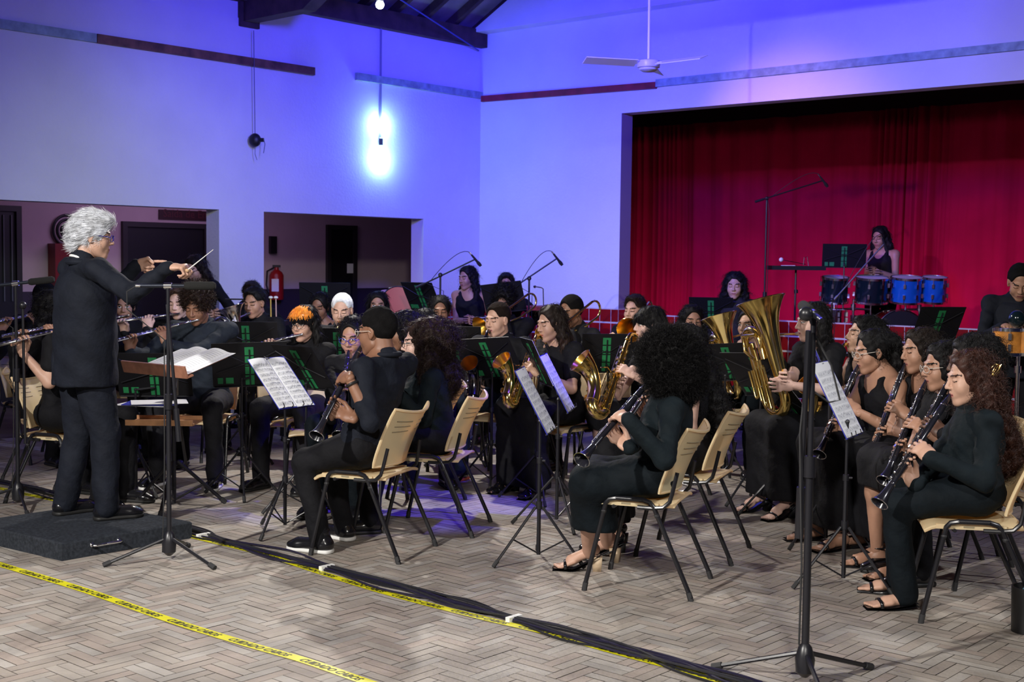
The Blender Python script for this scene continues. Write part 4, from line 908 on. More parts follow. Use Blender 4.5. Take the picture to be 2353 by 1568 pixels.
def mic_stand(base, label, h, legaz=20, boom=None, mic='stick', pole_r=0.0095, spread=0.33, hub=0.12, cable=True, floorz=0.0, clampz=None, second=None):
    """boom: (P0 behind the clamp, P1 mic holder, mic direction)"""
    b = Vector(base); t = thing('microphone_stand', label, 'microphone stand', b, 0, 'microphone stands')
    tripod(t, (b.x, b.y, b.z), 0, spread, legaz, 0.009, hub=hub, brace=False, foot=0.014)
    mb = MB(); mb.lathe([(0.012, 0.03), (0.034, 0.05), (0.038, 0.10), (0.026, 0.145), (0.014, 0.16)], 16, b); mb.build('hub', m_stand, t)
    mb = MB(); top = b + Vector((0, 0, h)); mid = b + Vector((0, 0, min(0.85, h * .6))); mb.tube([b + Vector((0, 0, 0.1)), mid], pole_r * 1.35, 10); mb.tube([mid, top], pole_r, 10); mb.build('pole', m_stand, t)
    mb = MB(); mb.cyl(mid - Vector((0, 0, 0.05)), mid + Vector((0, 0, 0.03)), pole_r * 2.1, n=12); mb.build('collar', m_stand, t)
    if boom:
        p0, p1, md = boom; d = (p1 - p0).normalized(); mb = MB(); mb.tube([p0, p1], 0.0075, 8); mb.tube([p0, p0 + d * 0.10], 0.013, 8)
        mb.build('boom_arm', m_stand if second != 'chrome' else m_silver, t)
        mb = MB(); q = top; mb.sphere(q, 0.022, 10); mb.cyl(q, q + d.cross(Vector((0, 0, 1))).normalized() * 0.05, 0.009); mb.build('boom_clamp', m_stand, t)
    else: p1, md = top, Vector(mic[1]) if isinstance(mic, tuple) else Vector((1, 0, 0.05)); d = Vector((0, 0, 1))
    kind = mic[0] if isinstance(mic, tuple) else mic; md = Vector(md).normalized()
    m = thing_part = MB()
    if kind == 'stick':
        m.tube([p1 - md * 0.055, p1 + md * 0.035], [0.009, 0.013], 10); m.tube([p1 + md * 0.035, p1 + md * 0.06, p1 + md * 0.085], [0.016, 0.018, 0.013], 10); m.cyl(p1 - md * 0.085, p1 - md * 0.05, 0.0075, mi=1)
    else:
        m.tube([p1 - md * 0.14, p1 + md * 0.09], 0.0105, 12, mi=2); m.tube([p1 - md * 0.165, p1 - md * 0.135], 0.0095, 10, mi=1); m.tube([p1 - md * 0.02, p1 + md * 0.02], 0.017, 12, mi=1)
        m.tube([p1 + md * 0.085, p1 + md * 0.10, p1 + md * 0.23, p1 + md * 0.245], [0.017, 0.022, 0.022, 0.014], 14)
    m.build('microphone', [mat('foam_black', (0.008, 0.008, 0.008), 0.95, bump=0.5, bscale=400), m_silver, mat('mic_body', (0.03, 0.035, 0.05), 0.3, metal=0.6)], t)
    if cable:
        s_ = p1 - md * (0.085 if kind == 'stick' else 0.16)
        if boom:
            a = s_ - md * 0.05 + Vector((0, 0, 0.02)); pts = [s_]
            e = p1.lerp(p0, 0.75); c1 = s_ - md * 0.10 - d * 0.05
            for i in range(1, 13): w_ = i / 12; pts.append(s_ * (1 - w_) ** 2 + c1 * (2 * w_ * (1 - w_)) + e * w_ ** 2)
            pts += [e - d * 0.05, top + Vector((0.03, 0, -0.15)), b + Vector((0.02, 0.0, 0.4)), b + Vector((0.04, 0.02, 0.02))]
        else: pts = [s_, s_ - md * 0.05 - Vector((0, 0, 0.03)), s_ - md * 0.05 - Vector((0, 0, 0.12)), top + Vector((-0.02, 0, -0.28)), b + Vector((-0.02, -0.01, 0.5)), b + Vector((-0.03, -0.02, 0.05))]
        mb = MB(); mb.tube(pts, 0.0032, 5); mb.build('cable', m_cap, t)
    return t
# ---- instruments: local axes z along the tube, placed with a matrix
def place(o, Xv, Yv, Zv, s=1.0):
    M_ = Matrix((Vector(Xv) * s, Vector(Yv) * s, Vector(Zv) * s)).transposed().to_4x4(); M_.translation = Vector(o); return M_
def axes(z, y):
    z = Vector(z).normalized(); y = Vector(y); y = (y - z * y.dot(z)).normalized(); return y.cross(z), y, z
def clarinet(mouth, end, fwd, label, s=1.0, col=None):
    """tube from the mouth to the bell end; fwd: side that carries the keys"""
    z = (mouth - end).normalized(); X_, Y_, Z_ = axes(z, fwd); Lr = (mouth - end).length; s = Lr / 0.66
    t = thing('clarinet', label, 'clarinet', end, 0, 'clarinets'); M4 = place(end, X_, Y_, Z_, s); b = lambda mb, n, m: mb.build(n, m, t, mat4=M4, sharp=50)
    mb = MB(); mb.lathe([(0.012, 0.10), (0.0145, 0.11), (0.0145, 0.345), (0.0155, 0.347), (0.0155, 0.352), (0.0135, 0.355), (0.0135, 0.52), (0.0155, 0.525), (0.0165, 0.55), (0.0145, 0.585)], 16); b(mb, 'body_joint', m_ebony)
    mb = MB(); mb.lathe([(0.039, 0), (0.036, 0.006), (0.025, 0.035), (0.018, 0.07), (0.0155, 0.105), (0.0155, 0.115)], 20, cap=False); mb.lathe([(0.0375, 0.001), (0.022, 0.035), (0.010, 0.09)], 20, cap=False); b(mb, 'bell', m_ebony)
    mb = MB(); mb.lathe([(0.0135, 0.585), (0.013, 0.60), (0.011, 0.62), (0.006, 0.66), (0.002, 0.662)], 14); b(mb, 'mouthpiece', m_ebony)
    mb = MB()
    for h_, r_ in ((0.112, 0.0165), (0.35, 0.0165), (0.523, 0.0165), (0.587, 0.0155)): mb.lathe([(r_, h_ - 0.003), (r_ + 0.0008, h_), (r_, h_ + 0.003)], 16)
    mb.torus((0, 0, 0.002), 0.039, 0.0022, n=24, k=6); b(mb, 'ring', m_nickel)
    mb = MB()
    for i, h_ in enumerate((0.14, 0.175, 0.21, 0.25, 0.285, 0.32, 0.385, 0.42, 0.455, 0.49)):
        a = 0.35 * math.sin(i * 2.1); mb.torus((0.0165 * math.sin(a), 0.0165 * math.cos(a), h_), 0.007, 0.0016, (math.sin(a), math.cos(a), 0), 12, 5) if i in (3, 4, 5, 7, 8, 9) else mb.cyl((0.014 * math.sin(a), 0.014 * math.cos(a), h_), (0.021 * math.sin(a), 0.021 * math.cos(a), h_), 0.008, n=10)
    for a0, z0, z1 in ((0.9, 0.13, 0.34), (1.2, 0.16, 0.335), (-0.9, 0.13, 0.33), (0.9, 0.365, 0.51), (-1.0, 0.37, 0.50), (-1.4, 0.15, 0.30)):
        x, y = 0.0195 * math.sin(a0), 0.0195 * math.cos(a0); mb.tube([(x, y, z0), (x, y, z1)], 0.0019, 5)
        for q in range(4): zz = z0 + (z1 - z0) * q / 3; mb.sphere((x, y, zz), 0.0034, 6)
        mb.box((x * 0.6, y * 1.1, (z0 + z1) / 2), (0.012, 0.003, 0.007))
    b(mb, 'keywork', m_nickel); return t
def flute(mouth, end, up_, label, m=None):
    z = (mouth - end).normalized(); X_, Y_, Z_ = axes(z, up_); t = thing('flute', label, 'flute', end, 0, 'silver flutes'); s = (mouth - end).length / 0.62
    M4 = place(end, X_, Y_, Z_, s); b = lambda mb, n, m_: mb.build(n, m_, t, mat4=M4, sharp=50)
    mb = MB(); mb.lathe([(0.0095, 0), (0.0095, 0.13), (0.0105, 0.132), (0.0105, 0.15), (0.0095, 0.152), (0.0095, 0.49), (0.0108, 0.492), (0.0108, 0.52), (0.0095, 0.522), (0.0088, 0.655), (0.0105, 0.657), (0.0105, 0.67)], 14); b(mb, 'tube', m_flute)
    mb = MB(); mb.sphere((0, 0.008, 0.60), 0.012, 10, sc=(1.0, 0.5, 1.5)); b(mb, 'lip_plate', m_flute)
    mb = MB()
    for i in range(13):
        h_ = 0.03 + i * 0.034; a = 0.0; mb.cyl((0, 0.0085, h_), (0, 0.0135, h_), 0.0085, n=12); mb.tube([(0.003, 0.012, h_), (0.013, 0.009, h_)], 0.0022, 5)
    mb.tube([(0.0135, 0.008, 0.02), (0.0135, 0.008, 0.48)], 0.0020, 6)
    for i in range(8): mb.sphere((0.0135, 0.008, 0.02 + i * 0.066), 0.0036, 6)
    b(mb, 'keywork', m_flute); return t
def flare(mb, pts, r0, r1, power, n=24, mi=0, rim=True, inner=None):
    k = len(pts); rs = [r0 + (r1 - r0) * (i / (k - 1)) ** power for i in range(k)]; mb.tube(pts, rs, n, mi, cap=False)
    mb.tube(pts, [max(r - 0.0025, 0.002) for r in rs], n, mi if inner is None else inner, cap=False)
    if rim: mb.torus(pts[-1], rs[-1], max(0.002, r1 * 0.03), (Vector(pts[-1]) - Vector(pts[-2])).normalized(), n, 6, mi)
def arc(c, r, a0, a1, n, ax1, ax2):
    c = Vector(c); return [c + Vector(ax1) * (r * math.cos(a0 + (a1 - a0) * i / n)) + Vector(ax2) * (r * math.sin(a0 + (a1 - a0) * i / n)) for i in range(n + 1)]
def saxophone(mouth, low, fwd, label, body=None, metal=None, inner=None, neck_up=0.05, bell_r=0.062, cat='saxophone'):
    """mouth: mouthpiece tip; low: bottom of the bow"""
    m = metal or m_brass; z = (mouth - low); L_ = z.length; X_, Y_, Z_ = axes(z, fwd); s = L_ / 0.66
    t = thing('saxophone', label, cat, low, 0, 'saxophones'); M4 = place(low, X_, Y_, Z_, s); b = lambda mb, n, m_: mb.build(n, m_, t, mat4=M4, sharp=50)
    mb = MB(); pts = [(0, 0.045 + 0.0 * i, 0.56 - 0.50 * i / 8) for i in range(9)]; mb.tube(pts, [0.013 + 0.014 * i / 8 for i in range(9)], 18); b(mb, 'body_tube', m)
    mb = MB(); pts = arc((0, 0.09, 0.06), 0.045, math.pi, 2 * math.pi, 10, (0, 1, 0), (0, 0, 1)); mb.tube(pts, [0.027 + 0.009 * i / 10 for i in range(11)], 18, cap=False); mb.torus((0, 0.045, 0.062), 0.028, 0.003, n=20, k=5); mb.torus((0, 0.135, 0.062), 0.037, 0.003, n=20, k=5); b(mb, 'bow', m)
    mb = MB(); pts = [(0, 0.135 + 0.150 * (i / 14) ** 2.4, 0.06 + 0.25 * i / 14 - 0.055 * (i / 14) ** 4) for i in range(15)]; flare(mb, pts, 0.036, bell_r * 1.12, 3.8, 28, 0, True, 1); b(mb, 'bell', [m, inner or m_brass_d])
    mb = MB(); pts = [(0, 0.045, 0.56), (0, 0.045, 0.60), (0, 0.038, 0.635), (0, 0.015, 0.655), (0, -0.02, 0.655), (0, -0.05, 0.645), (0, -0.075, 0.635)]; mb.tube(pts, [0.012, 0.012, 0.0115, 0.011, 0.010, 0.009, 0.008], 12); mb.torus((0, 0.045, 0.585), 0.015, 0.003, n=16, k=5); b(mb, 'neck', m)
    a = Vector((0, -0.07, 0.637)); e = Vector((0, -0.145, 0.605)); d = (e - a).normalized()
    mb = MB(); mb.tube([a, a + d * 0.03, e - d * 0.02, e], [0.012, 0.0125, 0.009, 0.004], 12); b(mb, 'mouthpiece', m_ebony)
    mb = MB()
    for i in range(11):
        h_ = 0.09 + 0.043 * i; r_ = 0.027 - 0.013 * (h_ - 0.06) / 0.5; q = (-1) ** i if i > 6 else 1; c = Vector((0.0 + 0.35 * r_ * (-1) ** i, 0.045 + r_ + 0.004, h_)); mb.cyl(c - Vector((0, 0.004, 0)), c + Vector((0, 0.003, 0)), 0.017 - 0.0009 * i, n=12)
    for i in range(3): c = Vector((0.040, 0.145, 0.10 + 0.06 * i)); mb.cyl(c, c + Vector((0.010, 0, 0)), 0.022, n=14)
    for x, y, z0, z1 in ((0.022, 0.075, 0.08, 0.53), (-0.022, 0.075, 0.08, 0.50), (0.032, 0.05, 0.08, 0.45), (-0.03, 0.045, 0.10, 0.55), (0.028, 0.10, 0.07, 0.32)):
        mb.tube([(x, y, z0), (x * .75, y - 0.008, z1)], 0.0026, 5)
        for i in range(6): w_ = i / 5; mb.sphere((x * (1 - .25 * w_), y - 0.008 * w_, z0 + (z1 - z0) * w_), 0.005, 6)
    for i in range(5): mb.box((-0.03, 0.04, 0.3 + i * 0.045), (0.016, 0.008, 0.02))
    mb.tube([(0.02, 0.07, 0.33), (0.0, 0.11, 0.33), (0.0, 0.15, 0.30)], 0.0035, 6)
    b(mb, 'keywork', m if metal is None else m_nickel); return t
def trombone(mouth, slide_dir, up_, label, bell_at=0.28):
    z = Vector(slide_dir).normalized(); X_, Y_, Z_ = axes(z, up_); t = thing('trombone', label, 'trombone', mouth, 0, 'trombones'); M4 = place(mouth, X_, Y_, Z_); b = lambda mb, n, m_: mb.build(n, m_, t, mat4=M4, sharp=50)
    mb = MB(); mb.tube([(0, 0, 0.02), (0, 0, 0.80)] + arc((0, -0.045, 0.80), 0.045, math.pi / 2, -math.pi / 2, 8, (0, 0, 1), (0, 1, 0))[1:] + [(0, -0.09, 0.06)], 0.0075, 10); mb.tube([(0, 0, 0.08), (0, -0.09, 0.08)], 0.006, 8); mb.tube([(0, 0, 0.22), (0, -0.09, 0.22)], 0.006, 8); b(mb, 'slide', m_brass)
    mb = MB(); mb.lathe([(0.0045, 0.05), (0.006, 0.02), (0.0125, 0.0), (0.0125, -0.006)], 14); b(mb, 'mouthpiece', m_silver)
    o = (0.11, 0); mb = MB(); pts = [(0.02, -0.09, 0.06), (0.06, -0.09, -0.02), (0.11, -0.09, -0.10)] + [(0.11, -0.05, -0.28), (0.11, -0.0, -0.33), (0.11, 0.05, -0.28)]
    mb.tube([(0, -0.09, 0.10), (0.04, -0.09, -0.02), (0.10, -0.09, -0.10), (0.11, -0.09, -0.25)] + arc((0.11, -0.02, -0.27), 0.07, -math.pi / 2, -3 * math.pi / 2, 8, (0, 0, 1), (0, 1, 0)) , 0.009, 10)
    b(mb, 'tuning_slide', m_brass)
    mb = MB(); pts = [(0.11, 0.05, -0.26 + (bell_at + 0.26) * i / 14) for i in range(15)]; flare(mb, pts, 0.010, 0.105, 4.2, 28, 0, True, 1); mb.tube([(0.11, 0.05, 0.0), (0.0, -0.01, 0.06)], 0.005, 8); b(mb, 'bell', [m_brass, m_brass_d]); return t
def trumpet(mouth, dir_, up_, label, metal=None, bell_r=0.058, L_=0.46):
    m = metal or m_brass; X_, Y_, Z_ = axes(dir_, up_); t = thing('trumpet', label, 'trumpet', mouth, 0); M4 = place(mouth, X_, Y_, Z_); b = lambda mb, n, m_: mb.build(n, m_, t, mat4=M4, sharp=50)
    mb = MB(); pts = [(0, -0.03, 0.12 + (L_ - 0.12) * i / 12) for i in range(13)]; flare(mb, pts, 0.007, bell_r, 4, 24, 0, True, 1); b(mb, 'bell', [m, m_brass_d if metal is None else m])
    mb = MB(); mb.tube([(0, 0, 0.05), (0, 0, 0.38)] + arc((0, -0.025, 0.38), 0.025, math.pi / 2, -math.pi / 2, 6, (0, 0, 1), (0, 1, 0)) + [(0, -0.05, 0.20)], 0.0055, 8)
    mb.tube([(0, -0.03, 0.14)] + arc((0, -0.05, 0.14), 0.02, math.pi / 2, 3 * math.pi / 2, 6, (0, 1, 0), (0, 0, 1)) + [(0, -0.07, 0.2)], 0.006, 8); b(mb, 'tubing', m)
    mb = MB(); mb.lathe([(0.0045, 0.08), (0.005, 0.02), (0.0115, 0.0), (0.0115, -0.005)], 14); b(mb, 'mouthpiece', m_silver)
    mb = MB(); [mb.cyl((0, -0.075, 0.19 + i * 0.024), (0, 0.035, 0.19 + i * 0.024), 0.0105, n=12) for i in range(3)]; b(mb, 'valves', m); return t
def tuba(bell_c, bell_dir, base, fwd, label, s=1.0, bell_r=0.19, name='tuba', group='low brass', mouth=None, metal=None):
    """bell_c: centre of the bell mouth; base: bottom bow; fwd: side of the leadpipe"""
    m = metal or m_brass; z = (bell_c - base); L_ = z.length; X_, Y_, Z_ = axes(z, fwd); t = thing(name, label, name, base, 0, group); M4 = place(base, X_, Y_, Z_); b = lambda mb, n, m_: mb.build(n, m_, t, mat4=M4, sharp=50)
    R1 = bell_r; q = L_ / 0.85; mb = MB(); pts = [(0, 0, 0.10 * q + (L_ - 0.10 * q) * i / 18) for i in range(19)]
    rs = [(0.045 + 0.035 * (i / 18)) * (R1 / 0.19) + (R1 - 0.08 * R1 / 0.19) * (i / 18) ** 5 for i in range(19)]; mb.tube(pts, rs, 36, cap=False); mb.tube(pts, [r - 0.003 for r in rs], 36, cap=False, mi=1); mb.torus(pts[-1], rs[-1], 0.005, n=40, k=6); b(mb, 'bell', [m, m_brass_d if metal is None else m])
    k = R1 / 0.19; w_ = 0.15 * k
    mb = MB(); mb.tube(arc((w_ / 1, 0, 0.11 * q), w_, math.pi, 2 * math.pi, 12, (1, 0, 0), (0, 0, 1)), [0.046 * k - 0.0007 * i for i in range(13)], 18, cap=False)
    mb.tube([(2 * w_, 0, 0.11 * q), (2 * w_ + 0.01, 0.0, 0.55 * q)] + arc((w_ * 1.3 + 0.01, 0.03, 0.55 * q), w_ * 0.7, 0, math.pi, 10, (1, 0, 0), (0, 0, 1)) + [(w_ * 0.6, 0.05 * k, 0.40 * q)], [0.037 * k] * 2 + [0.032 * k] * 11 + [0.026 * k], 16, cap=False); b(mb, 'outer_branch', m)
    mb = MB()
    for i in range(3): x = w_ * 0.75 + i * 0.047 * k; mb.cyl((x, 0.075 * k, 0.16 * q), (x, 0.075 * k, 0.36 * q), 0.019 * k, n=14); mb.cyl((x, 0.075 * k, 0.36 * q), (x, 0.075 * k, 0.40 * q), 0.007 * k, n=8); mb.cyl((x, 0.075 * k, 0.40 * q), (x, 0.075 * k, 0.405 * q), 0.013 * k, n=10)
    b(mb, 'valves', m)
    mb = MB()
    for i in range(4):
        x = w_ * 0.4 + i * 0.055 * k; y = (0.105 + 0.012 * (i % 2)) * k; r_ = 0.021 * k
        mb.tube([(x - r_, y, 0.34 * q), (x - r_, y, (0.02 + 0.04 * i) * q)] + arc((x, y, (0.02 + 0.04 * i) * q), r_, math.pi, 2 * math.pi, 6, (1, 0, 0), (0, 0, 1)) + [(x + r_, y, 0.34 * q)], 0.0095 * k, 9)
        mb.tube([(x - r_, y, 0.20 * q), (x + r_, y, 0.20 * q)], 0.006 * k, 6)
    mb.tube([(w_, 0.1 * k, 0.42 * q), (w_ * 1.6, 0.11 * k, 0.50 * q), (w_ * 1.5, 0.10 * k, 0.62 * q), (w_ * 0.4, 0.09 * k, 0.60 * q)], 0.013 * k, 10)
    b(mb, 'valve_tubing', m)
    if mouth is not None:
        mi = M4.inverted() @ Vector(mouth); mb = MB(); st_ = Vector((0, 0.055 * k, 0.58 * q)); dd = (st_ - mi).normalized()
        mb.tube([(w_ * 0.5, 0.07 * k, 0.48 * q), st_ + Vector((-0.01, 0.02, 0)), st_.lerp(mi, 0.5), mi], [0.011 * k, 0.010 * k, 0.0075, 0.0055], 10); mb.tube([mi + dd * 0.045, mi + dd * 0.01, mi], [0.006, 0.013, 0.0155], 12, mi=1); mb.torus((0, 0, 0.58 * q), 0.062 * k, 0.004, n=24, k=5); b(mb, 'leadpipe', [m, m_silver])
    return t
# ================================================================= the band
Zv = Vector((0, 0, 1))
def clar_hands(mo, end, r, f, fr=(0.44, 0.70)):
    I = mo - end; return [(mo.lerp(end, fr[0]), I, r * 0.40 + f * 0.92), (mo.lerp(end, fr[1]), I, -r * 0.45 + f * 0.9)]
def flute_hands(mo, end, r, f, fr=(0.34, 0.70)):
    I = mo - end; return [(mo.lerp(end, fr[0]), I, Zv * 1.0 - f * 0.35), (mo.lerp(end, fr[1]), I, Zv * 1.0 + f * 0.35)]
def sax_hands(mo, low, r, f, fr=(0.40, 0.72)):
    I = mo - low; return [(mo.lerp(low, fr[0]) + f * 0.07, I, r * .5 + f * .86), (mo.lerp(low, fr[1]) + f * 0.05, I, -r * .5 + f * .86)]
def player(wh, inst, hd, Y, face, pitch=10, end=None, endY=None, body=None, L=None, near=True, noch=False, chairaz=None, chairat=None, instlabel=None, k=1.0, tilt=0, hands=None, metal=None, bell_r=0.062, dirv=None, fr=None, **kw):
    mo = mouth_of(hd, Y, face, pitch, tilt, k); bz = face if body is None else body; f = azv(bz); r = Vector((f.y, -f.x, 0)); H_ = None; obj = None
    il = (instlabel or '%s played by the %s') ; il = il % (inst.split("_")[0], wh) if '%s' in il else il
    if inst == 'clarinet':
        e = onray(mo, end[0], end[1], L or 0.66, near) if end else mo + (f * 0.42 - Zv * 0.80).normalized() * 0.66
        obj = clarinet(mo + (mo - e).normalized() * 0.012, e, f, il); H_ = clar_hands(mo, e, r, f, fr or (0.44, 0.70))
    elif inst == 'flute':
        dv = (r * 0.93 + f * 0.18 - Zv * 0.16); e = P(end[0], end[1], endY) if end else mo + dv.normalized() * 0.60
        d = (e - mo).normalized(); obj = flute(mo + f * 0.012 - Zv * 0.004, mo + d * (L or 0.60) + f * 0.012, f * 0.3 + Zv, il); e = mo + d * 0.6; H_ = flute_hands(mo + f * 0.012, e, r, f, fr or (0.34, 0.70))
    elif inst == 'saxophone':
        e = onray(mo, end[0], end[1], L or 0.64, near) if end else mo + (f * 0.22 - Zv * 0.62 + r * 0.12).normalized() * (L or 0.62)
        ff = (azv(dirv) if dirv is not None else f); obj = saxophone(mo, e, ff, il, metal=metal, bell_r=bell_r); H_ = sax_hands(mo, e, r, ff, fr or (0.40, 0.72))
    elif inst == 'trombone':
        dv = (f * 0.9 - Zv * 0.32) if dirv is None else dirv; dv = dv.normalized(); obj = trombone(mo, dv, Zv, il, bell_at=0.34)
        H_ = [(mo + dv * 0.10 - Zv * 0.03, Zv, f + r * 0.6), (mo + dv * 0.42, Zv, f - r * 0.5)]
    elif inst == 'trumpet':
        dv = f * 1.0 - Zv * 0.22; obj = trumpet(mo, dv, Zv, il, metal); H_ = [(mo + dv * 0.20 - Zv * 0.04, Zv, f + r * 0.7), (mo + dv * 0.22, Zv, f - r * 0.6)]
    if hands: H_ = hands(mo, f, r)
    if inst in ('clarinet', 'saxophone'): kw.setdefault('twist', (0.40, 0.25))
    info = person(who_label(wh), hd, Y, face, pitch, tilt, hs=k, body=body, hands=H_, **kw)
    if not kw.get('stand') and not noch:
        c = chairat or (info['hip'].x, info['hip'].y); ca = bz if chairaz is None else chairaz; ff = azv(ca)
        if not chairat: c = (c[0] + ff.x * 0.05, c[1] + ff.y * 0.05)
        chair(c, ca, 'cream plastic chair with black legs under the ' + wh)
    info['mo'] = mo; info['inst'] = obj; return info
def who_label(w): return LAB.get(w, w)
LAB = {}
def who(short, long): LAB[short] = long; return short
C3 = lambda **k: ('curls', k)
# --- conductor and podium
POD = [G(142, 1249, .095), G(441, 1199, .095), G(222, 1157, .095)]
pd = thing('podium', 'low dark carpeted podium with a chrome handle under the conductor', 'podium', (POD[0].x, POD[0].y, 0))
a_, b_, c_ = POD; d_ = a_ + (c_ - b_); mb = MB(); q_ = 0.008
ring = lambda z, ins: [tuple(p + ((a_ + c_) / 2 - p).normalized() * ins + Vector((0, 0, z - 0.095))) for p in (a_, b_, c_, d_)]
V = ring(0.0, 0.0) + ring(0.087, 0.0) + ring(0.095, 0.012)
mb.add(V, [(0, 1, 5, 4), (1, 2, 6, 5), (2, 3, 7, 6), (3, 0, 4, 7), (4, 5, 9, 8), (5, 6, 10, 9), (6, 7, 11, 10), (7, 4, 8, 11), (8, 9, 10, 11), (3, 2, 1, 0)])
mb.build('carpeted_block', mat('podium_carpet', (0.042, 0.048, 0.060), 0.95, noise=0.35, nscale=60, bump=0.9, bscale=500, spec=0.1), pd, sharp=30)
mb = MB(); e_ = (b_ - a_).normalized(); nrm = Vector((e_.y, -e_.x, 0)); h0 = a_ + e_ * 0.17 + Vector((0, 0, -0.035)); h1 = a_ + e_ * 0.33 + Vector((0, 0, -0.035))
mb.tube([h0, h0 + nrm * 0.03, h0 + nrm * 0.035 + e_ * 0.01, h1 + nrm * 0.035 - e_ * 0.01, h1 + nrm * 0.03, h1], 0.007, 10); mb.sphere(h0, 0.014, 10); mb.sphere(h1, 0.014, 10); mb.build('handle', m_silver, pd)
cf = [P(152, 1150, 7.55), P(258, 1160, 7.20)]; cf = [Vector((p.x, p.y, 0.095)) for p in (G(150, 1182, .095), G(245, 1194, .095))]
hipc = Vector(((cf[0].x + cf[1].x) / 2 + 0.0, (cf[0].y + cf[1].y) / 2, 1.00))
bat0 = P(424, 628, 6.85)
cond = person('grey-haired conductor in a dark suit standing on the podium with a baton', (214, 545), 7.2, 78, 8, 0, 'light', ('grey', {}), 'grey', 'navy', low='trousers', lowc='navy', eye='open', body=52,
              stand=True, hips=hipc, feet=cf, floorz=0.095, extra='jacket', bulk=1.12, leg=1.22, glasses='blue', poses=('point', 'baton'),
              hands=[(P(352, 615, 7.55), (0.1, -0.25, 1), (1, 0.05, 0.12)), (P(432, 628, 6.88), (0.15, 1, 0.25), (1, -0.1, 0.05))], pole=(Vector((0, 0.3, -1)), Vector((-0.2, -0.3, -1))))
bt = thing('baton', 'thin white conducting baton in the conductor\'s raised right hand', 'baton', bat0)
mb = MB(); mb.tube([P(432, 620, 6.86), P(490, 574, 6.80)], [0.0035, 0.0015], 6); mb.build('shaft', m_white, bt); mb = MB(); mb.sphere(P(430, 622, 6.86), 0.010, 8, sc=(1.2, 1, 1)); mb.build('handle', m_pinky, bt)
# --- left side
w = who('boy with glasses at the far left', 'short-haired boy with glasses playing flute, leftmost seated player')
player(w, 'flute', (104, 690), 10.0, 125, 18, end=(0, 738), endY=9.55, skin='tan', hair=('crop', {}), glasses='black', hi=False)
w = who('curly-haired flutist behind the conductor', 'curly-haired flutist in black half hidden behind the conductor')
player(w, 'flute', (132, 715), 8.8, 105, 12, end=(33, 768), endY=8.35, skin='tan', hair=C3(len=.26, vol=.03, curl=.012), male=False, low='trousers', hi=False, chairat=(P(112, 900, 8.9).x, 8.95), chairaz=60)
w = who('bare-armed flutist behind the conductor', 'flutist with bare arms, hidden behind the conductor except for arms and flute')
player(w, 'flute', (176, 712), 8.3, 110, 12, end=(0, 792), endY=7.95, skin='light', hair=('slick', dict(bun=1)), male=False, sleeve='short', low='trousers', hi=False)
w = who('girl flutist with tied-back hair', 'girl with tied-back black hair playing flute beside the conductor\'s elbow')
player(w, 'flute', (287, 705), 10.8, 172, 8, end=(190, 745), endY=10.6, skin='tan', hair=('slick', dict(bun=1)), male=False, hi=False, eye='open')
w = who('pale boy with floppy hair', 'pale boy with floppy brown hair playing flute behind the microphone stand')
player(w, 'flute', (411, 697), 10.1, -172, 12, end=(268, 740), endY=10.0, skin='pale', hair=('short', {}), hairc='brown', hi=False)
w = who('boy with short afro in navy shirt', 'boy with a short afro and navy shirt playing flute, looking down')
player(w, 'flute', (453, 706), 9.15, -168, 22, end=(272, 783), endY=8.75, skin='brown', hair=('afroboy', {}), hairc='darkbrown', top='bluegrey', lowc='charcoal', body=-174, bulk=1.12, shoes='sneaker', sole='w', spread=0.2, fr=(0.42, 0.78), watch='L')
w = who('man with moustache', 'young man with a thin moustache behind a silver euphonium')
i = player(w, 'none', (585, 697), 10.8, -158, 14, skin='tan', hair=('short', {}), hi=False, hands=lambda mo, f, r: [(mo + f * 0.16 - Zv * 0.20 - r * 0.1, Zv, f + r * .5), (mo + f * 0.18 - Zv * 0.25 + r * .05, Zv, f - r * .5)])
tuba(P(530, 706, 10.6), (0, 0, 1), P(562, 800, 10.6), i['f'], 'silver euphonium with its bell tilted left held by the man with moustache', bell_r=0.115, name='euphonium', mouth=i['mo'], metal=m_flute)
w = who('curly-topped boy at the back', 'boy with wavy dark hair right behind the man with moustache')
person(who_label(w), (578, 680), 12.2, 180, 5, 0, 'light', ('short', {}), 'dark', hi=False, stand=True, shoes='dress')
w = who('girl with braided hair', 'girl with braided tied-back hair and bare shoulders playing at the back')
player(w, 'saxophone', (735, 706), 11.6, -168, 15, skin='brown', hair=('slick', dict(bun=1)), male=False, sleeve='none', hi=False)
w = who('boy with bleached white hair', 'boy with bleached white buzz cut playing saxophone')
player(w, 'saxophone', (786, 715), 9.9, -176, 14, skin='light', hair=('fade', {}), hairc='white', hi=True)
w = who('girl with orange fringe', 'girl with an orange fringe and round glasses playing flute')
player(w, 'flute', (699, 745), 9.05, -155, 8, end=(572, 797), endY=8.95, skin='light', hair=('bangs', dict(len=.22, orange=1, curl=.003, vol=.012)), male=False, low='trousers', lowc='charcoal', glasses='black', eye='open', body=-158, spread=0.17)
w = who('dark-haired girl at the back', 'girl with centre-parted black hair whose eyes show above the row in front')
player(w, 'none', (868, 703), 11.8, 178, 5, skin='tan', hair=('long', dict(len=.2, curl=.003, vol=.01)), male=False, hi=False, eye='open')
w = who('child with blue-rimmed glasses', 'young player with glasses and braids behind the foreground man')
player(w, 'clarinet', (812, 776), 8.2, -165, 14, end=(778, 1000), skin='tan', hair=('slick', dict(bun=1)), glasses='blue', male=False, hi=True, eye='open', lowc='velvet')
w = who('man in dark blue shirt in the foreground', 'man with short fade and glasses in a dark blue shirt, seated left foreground')
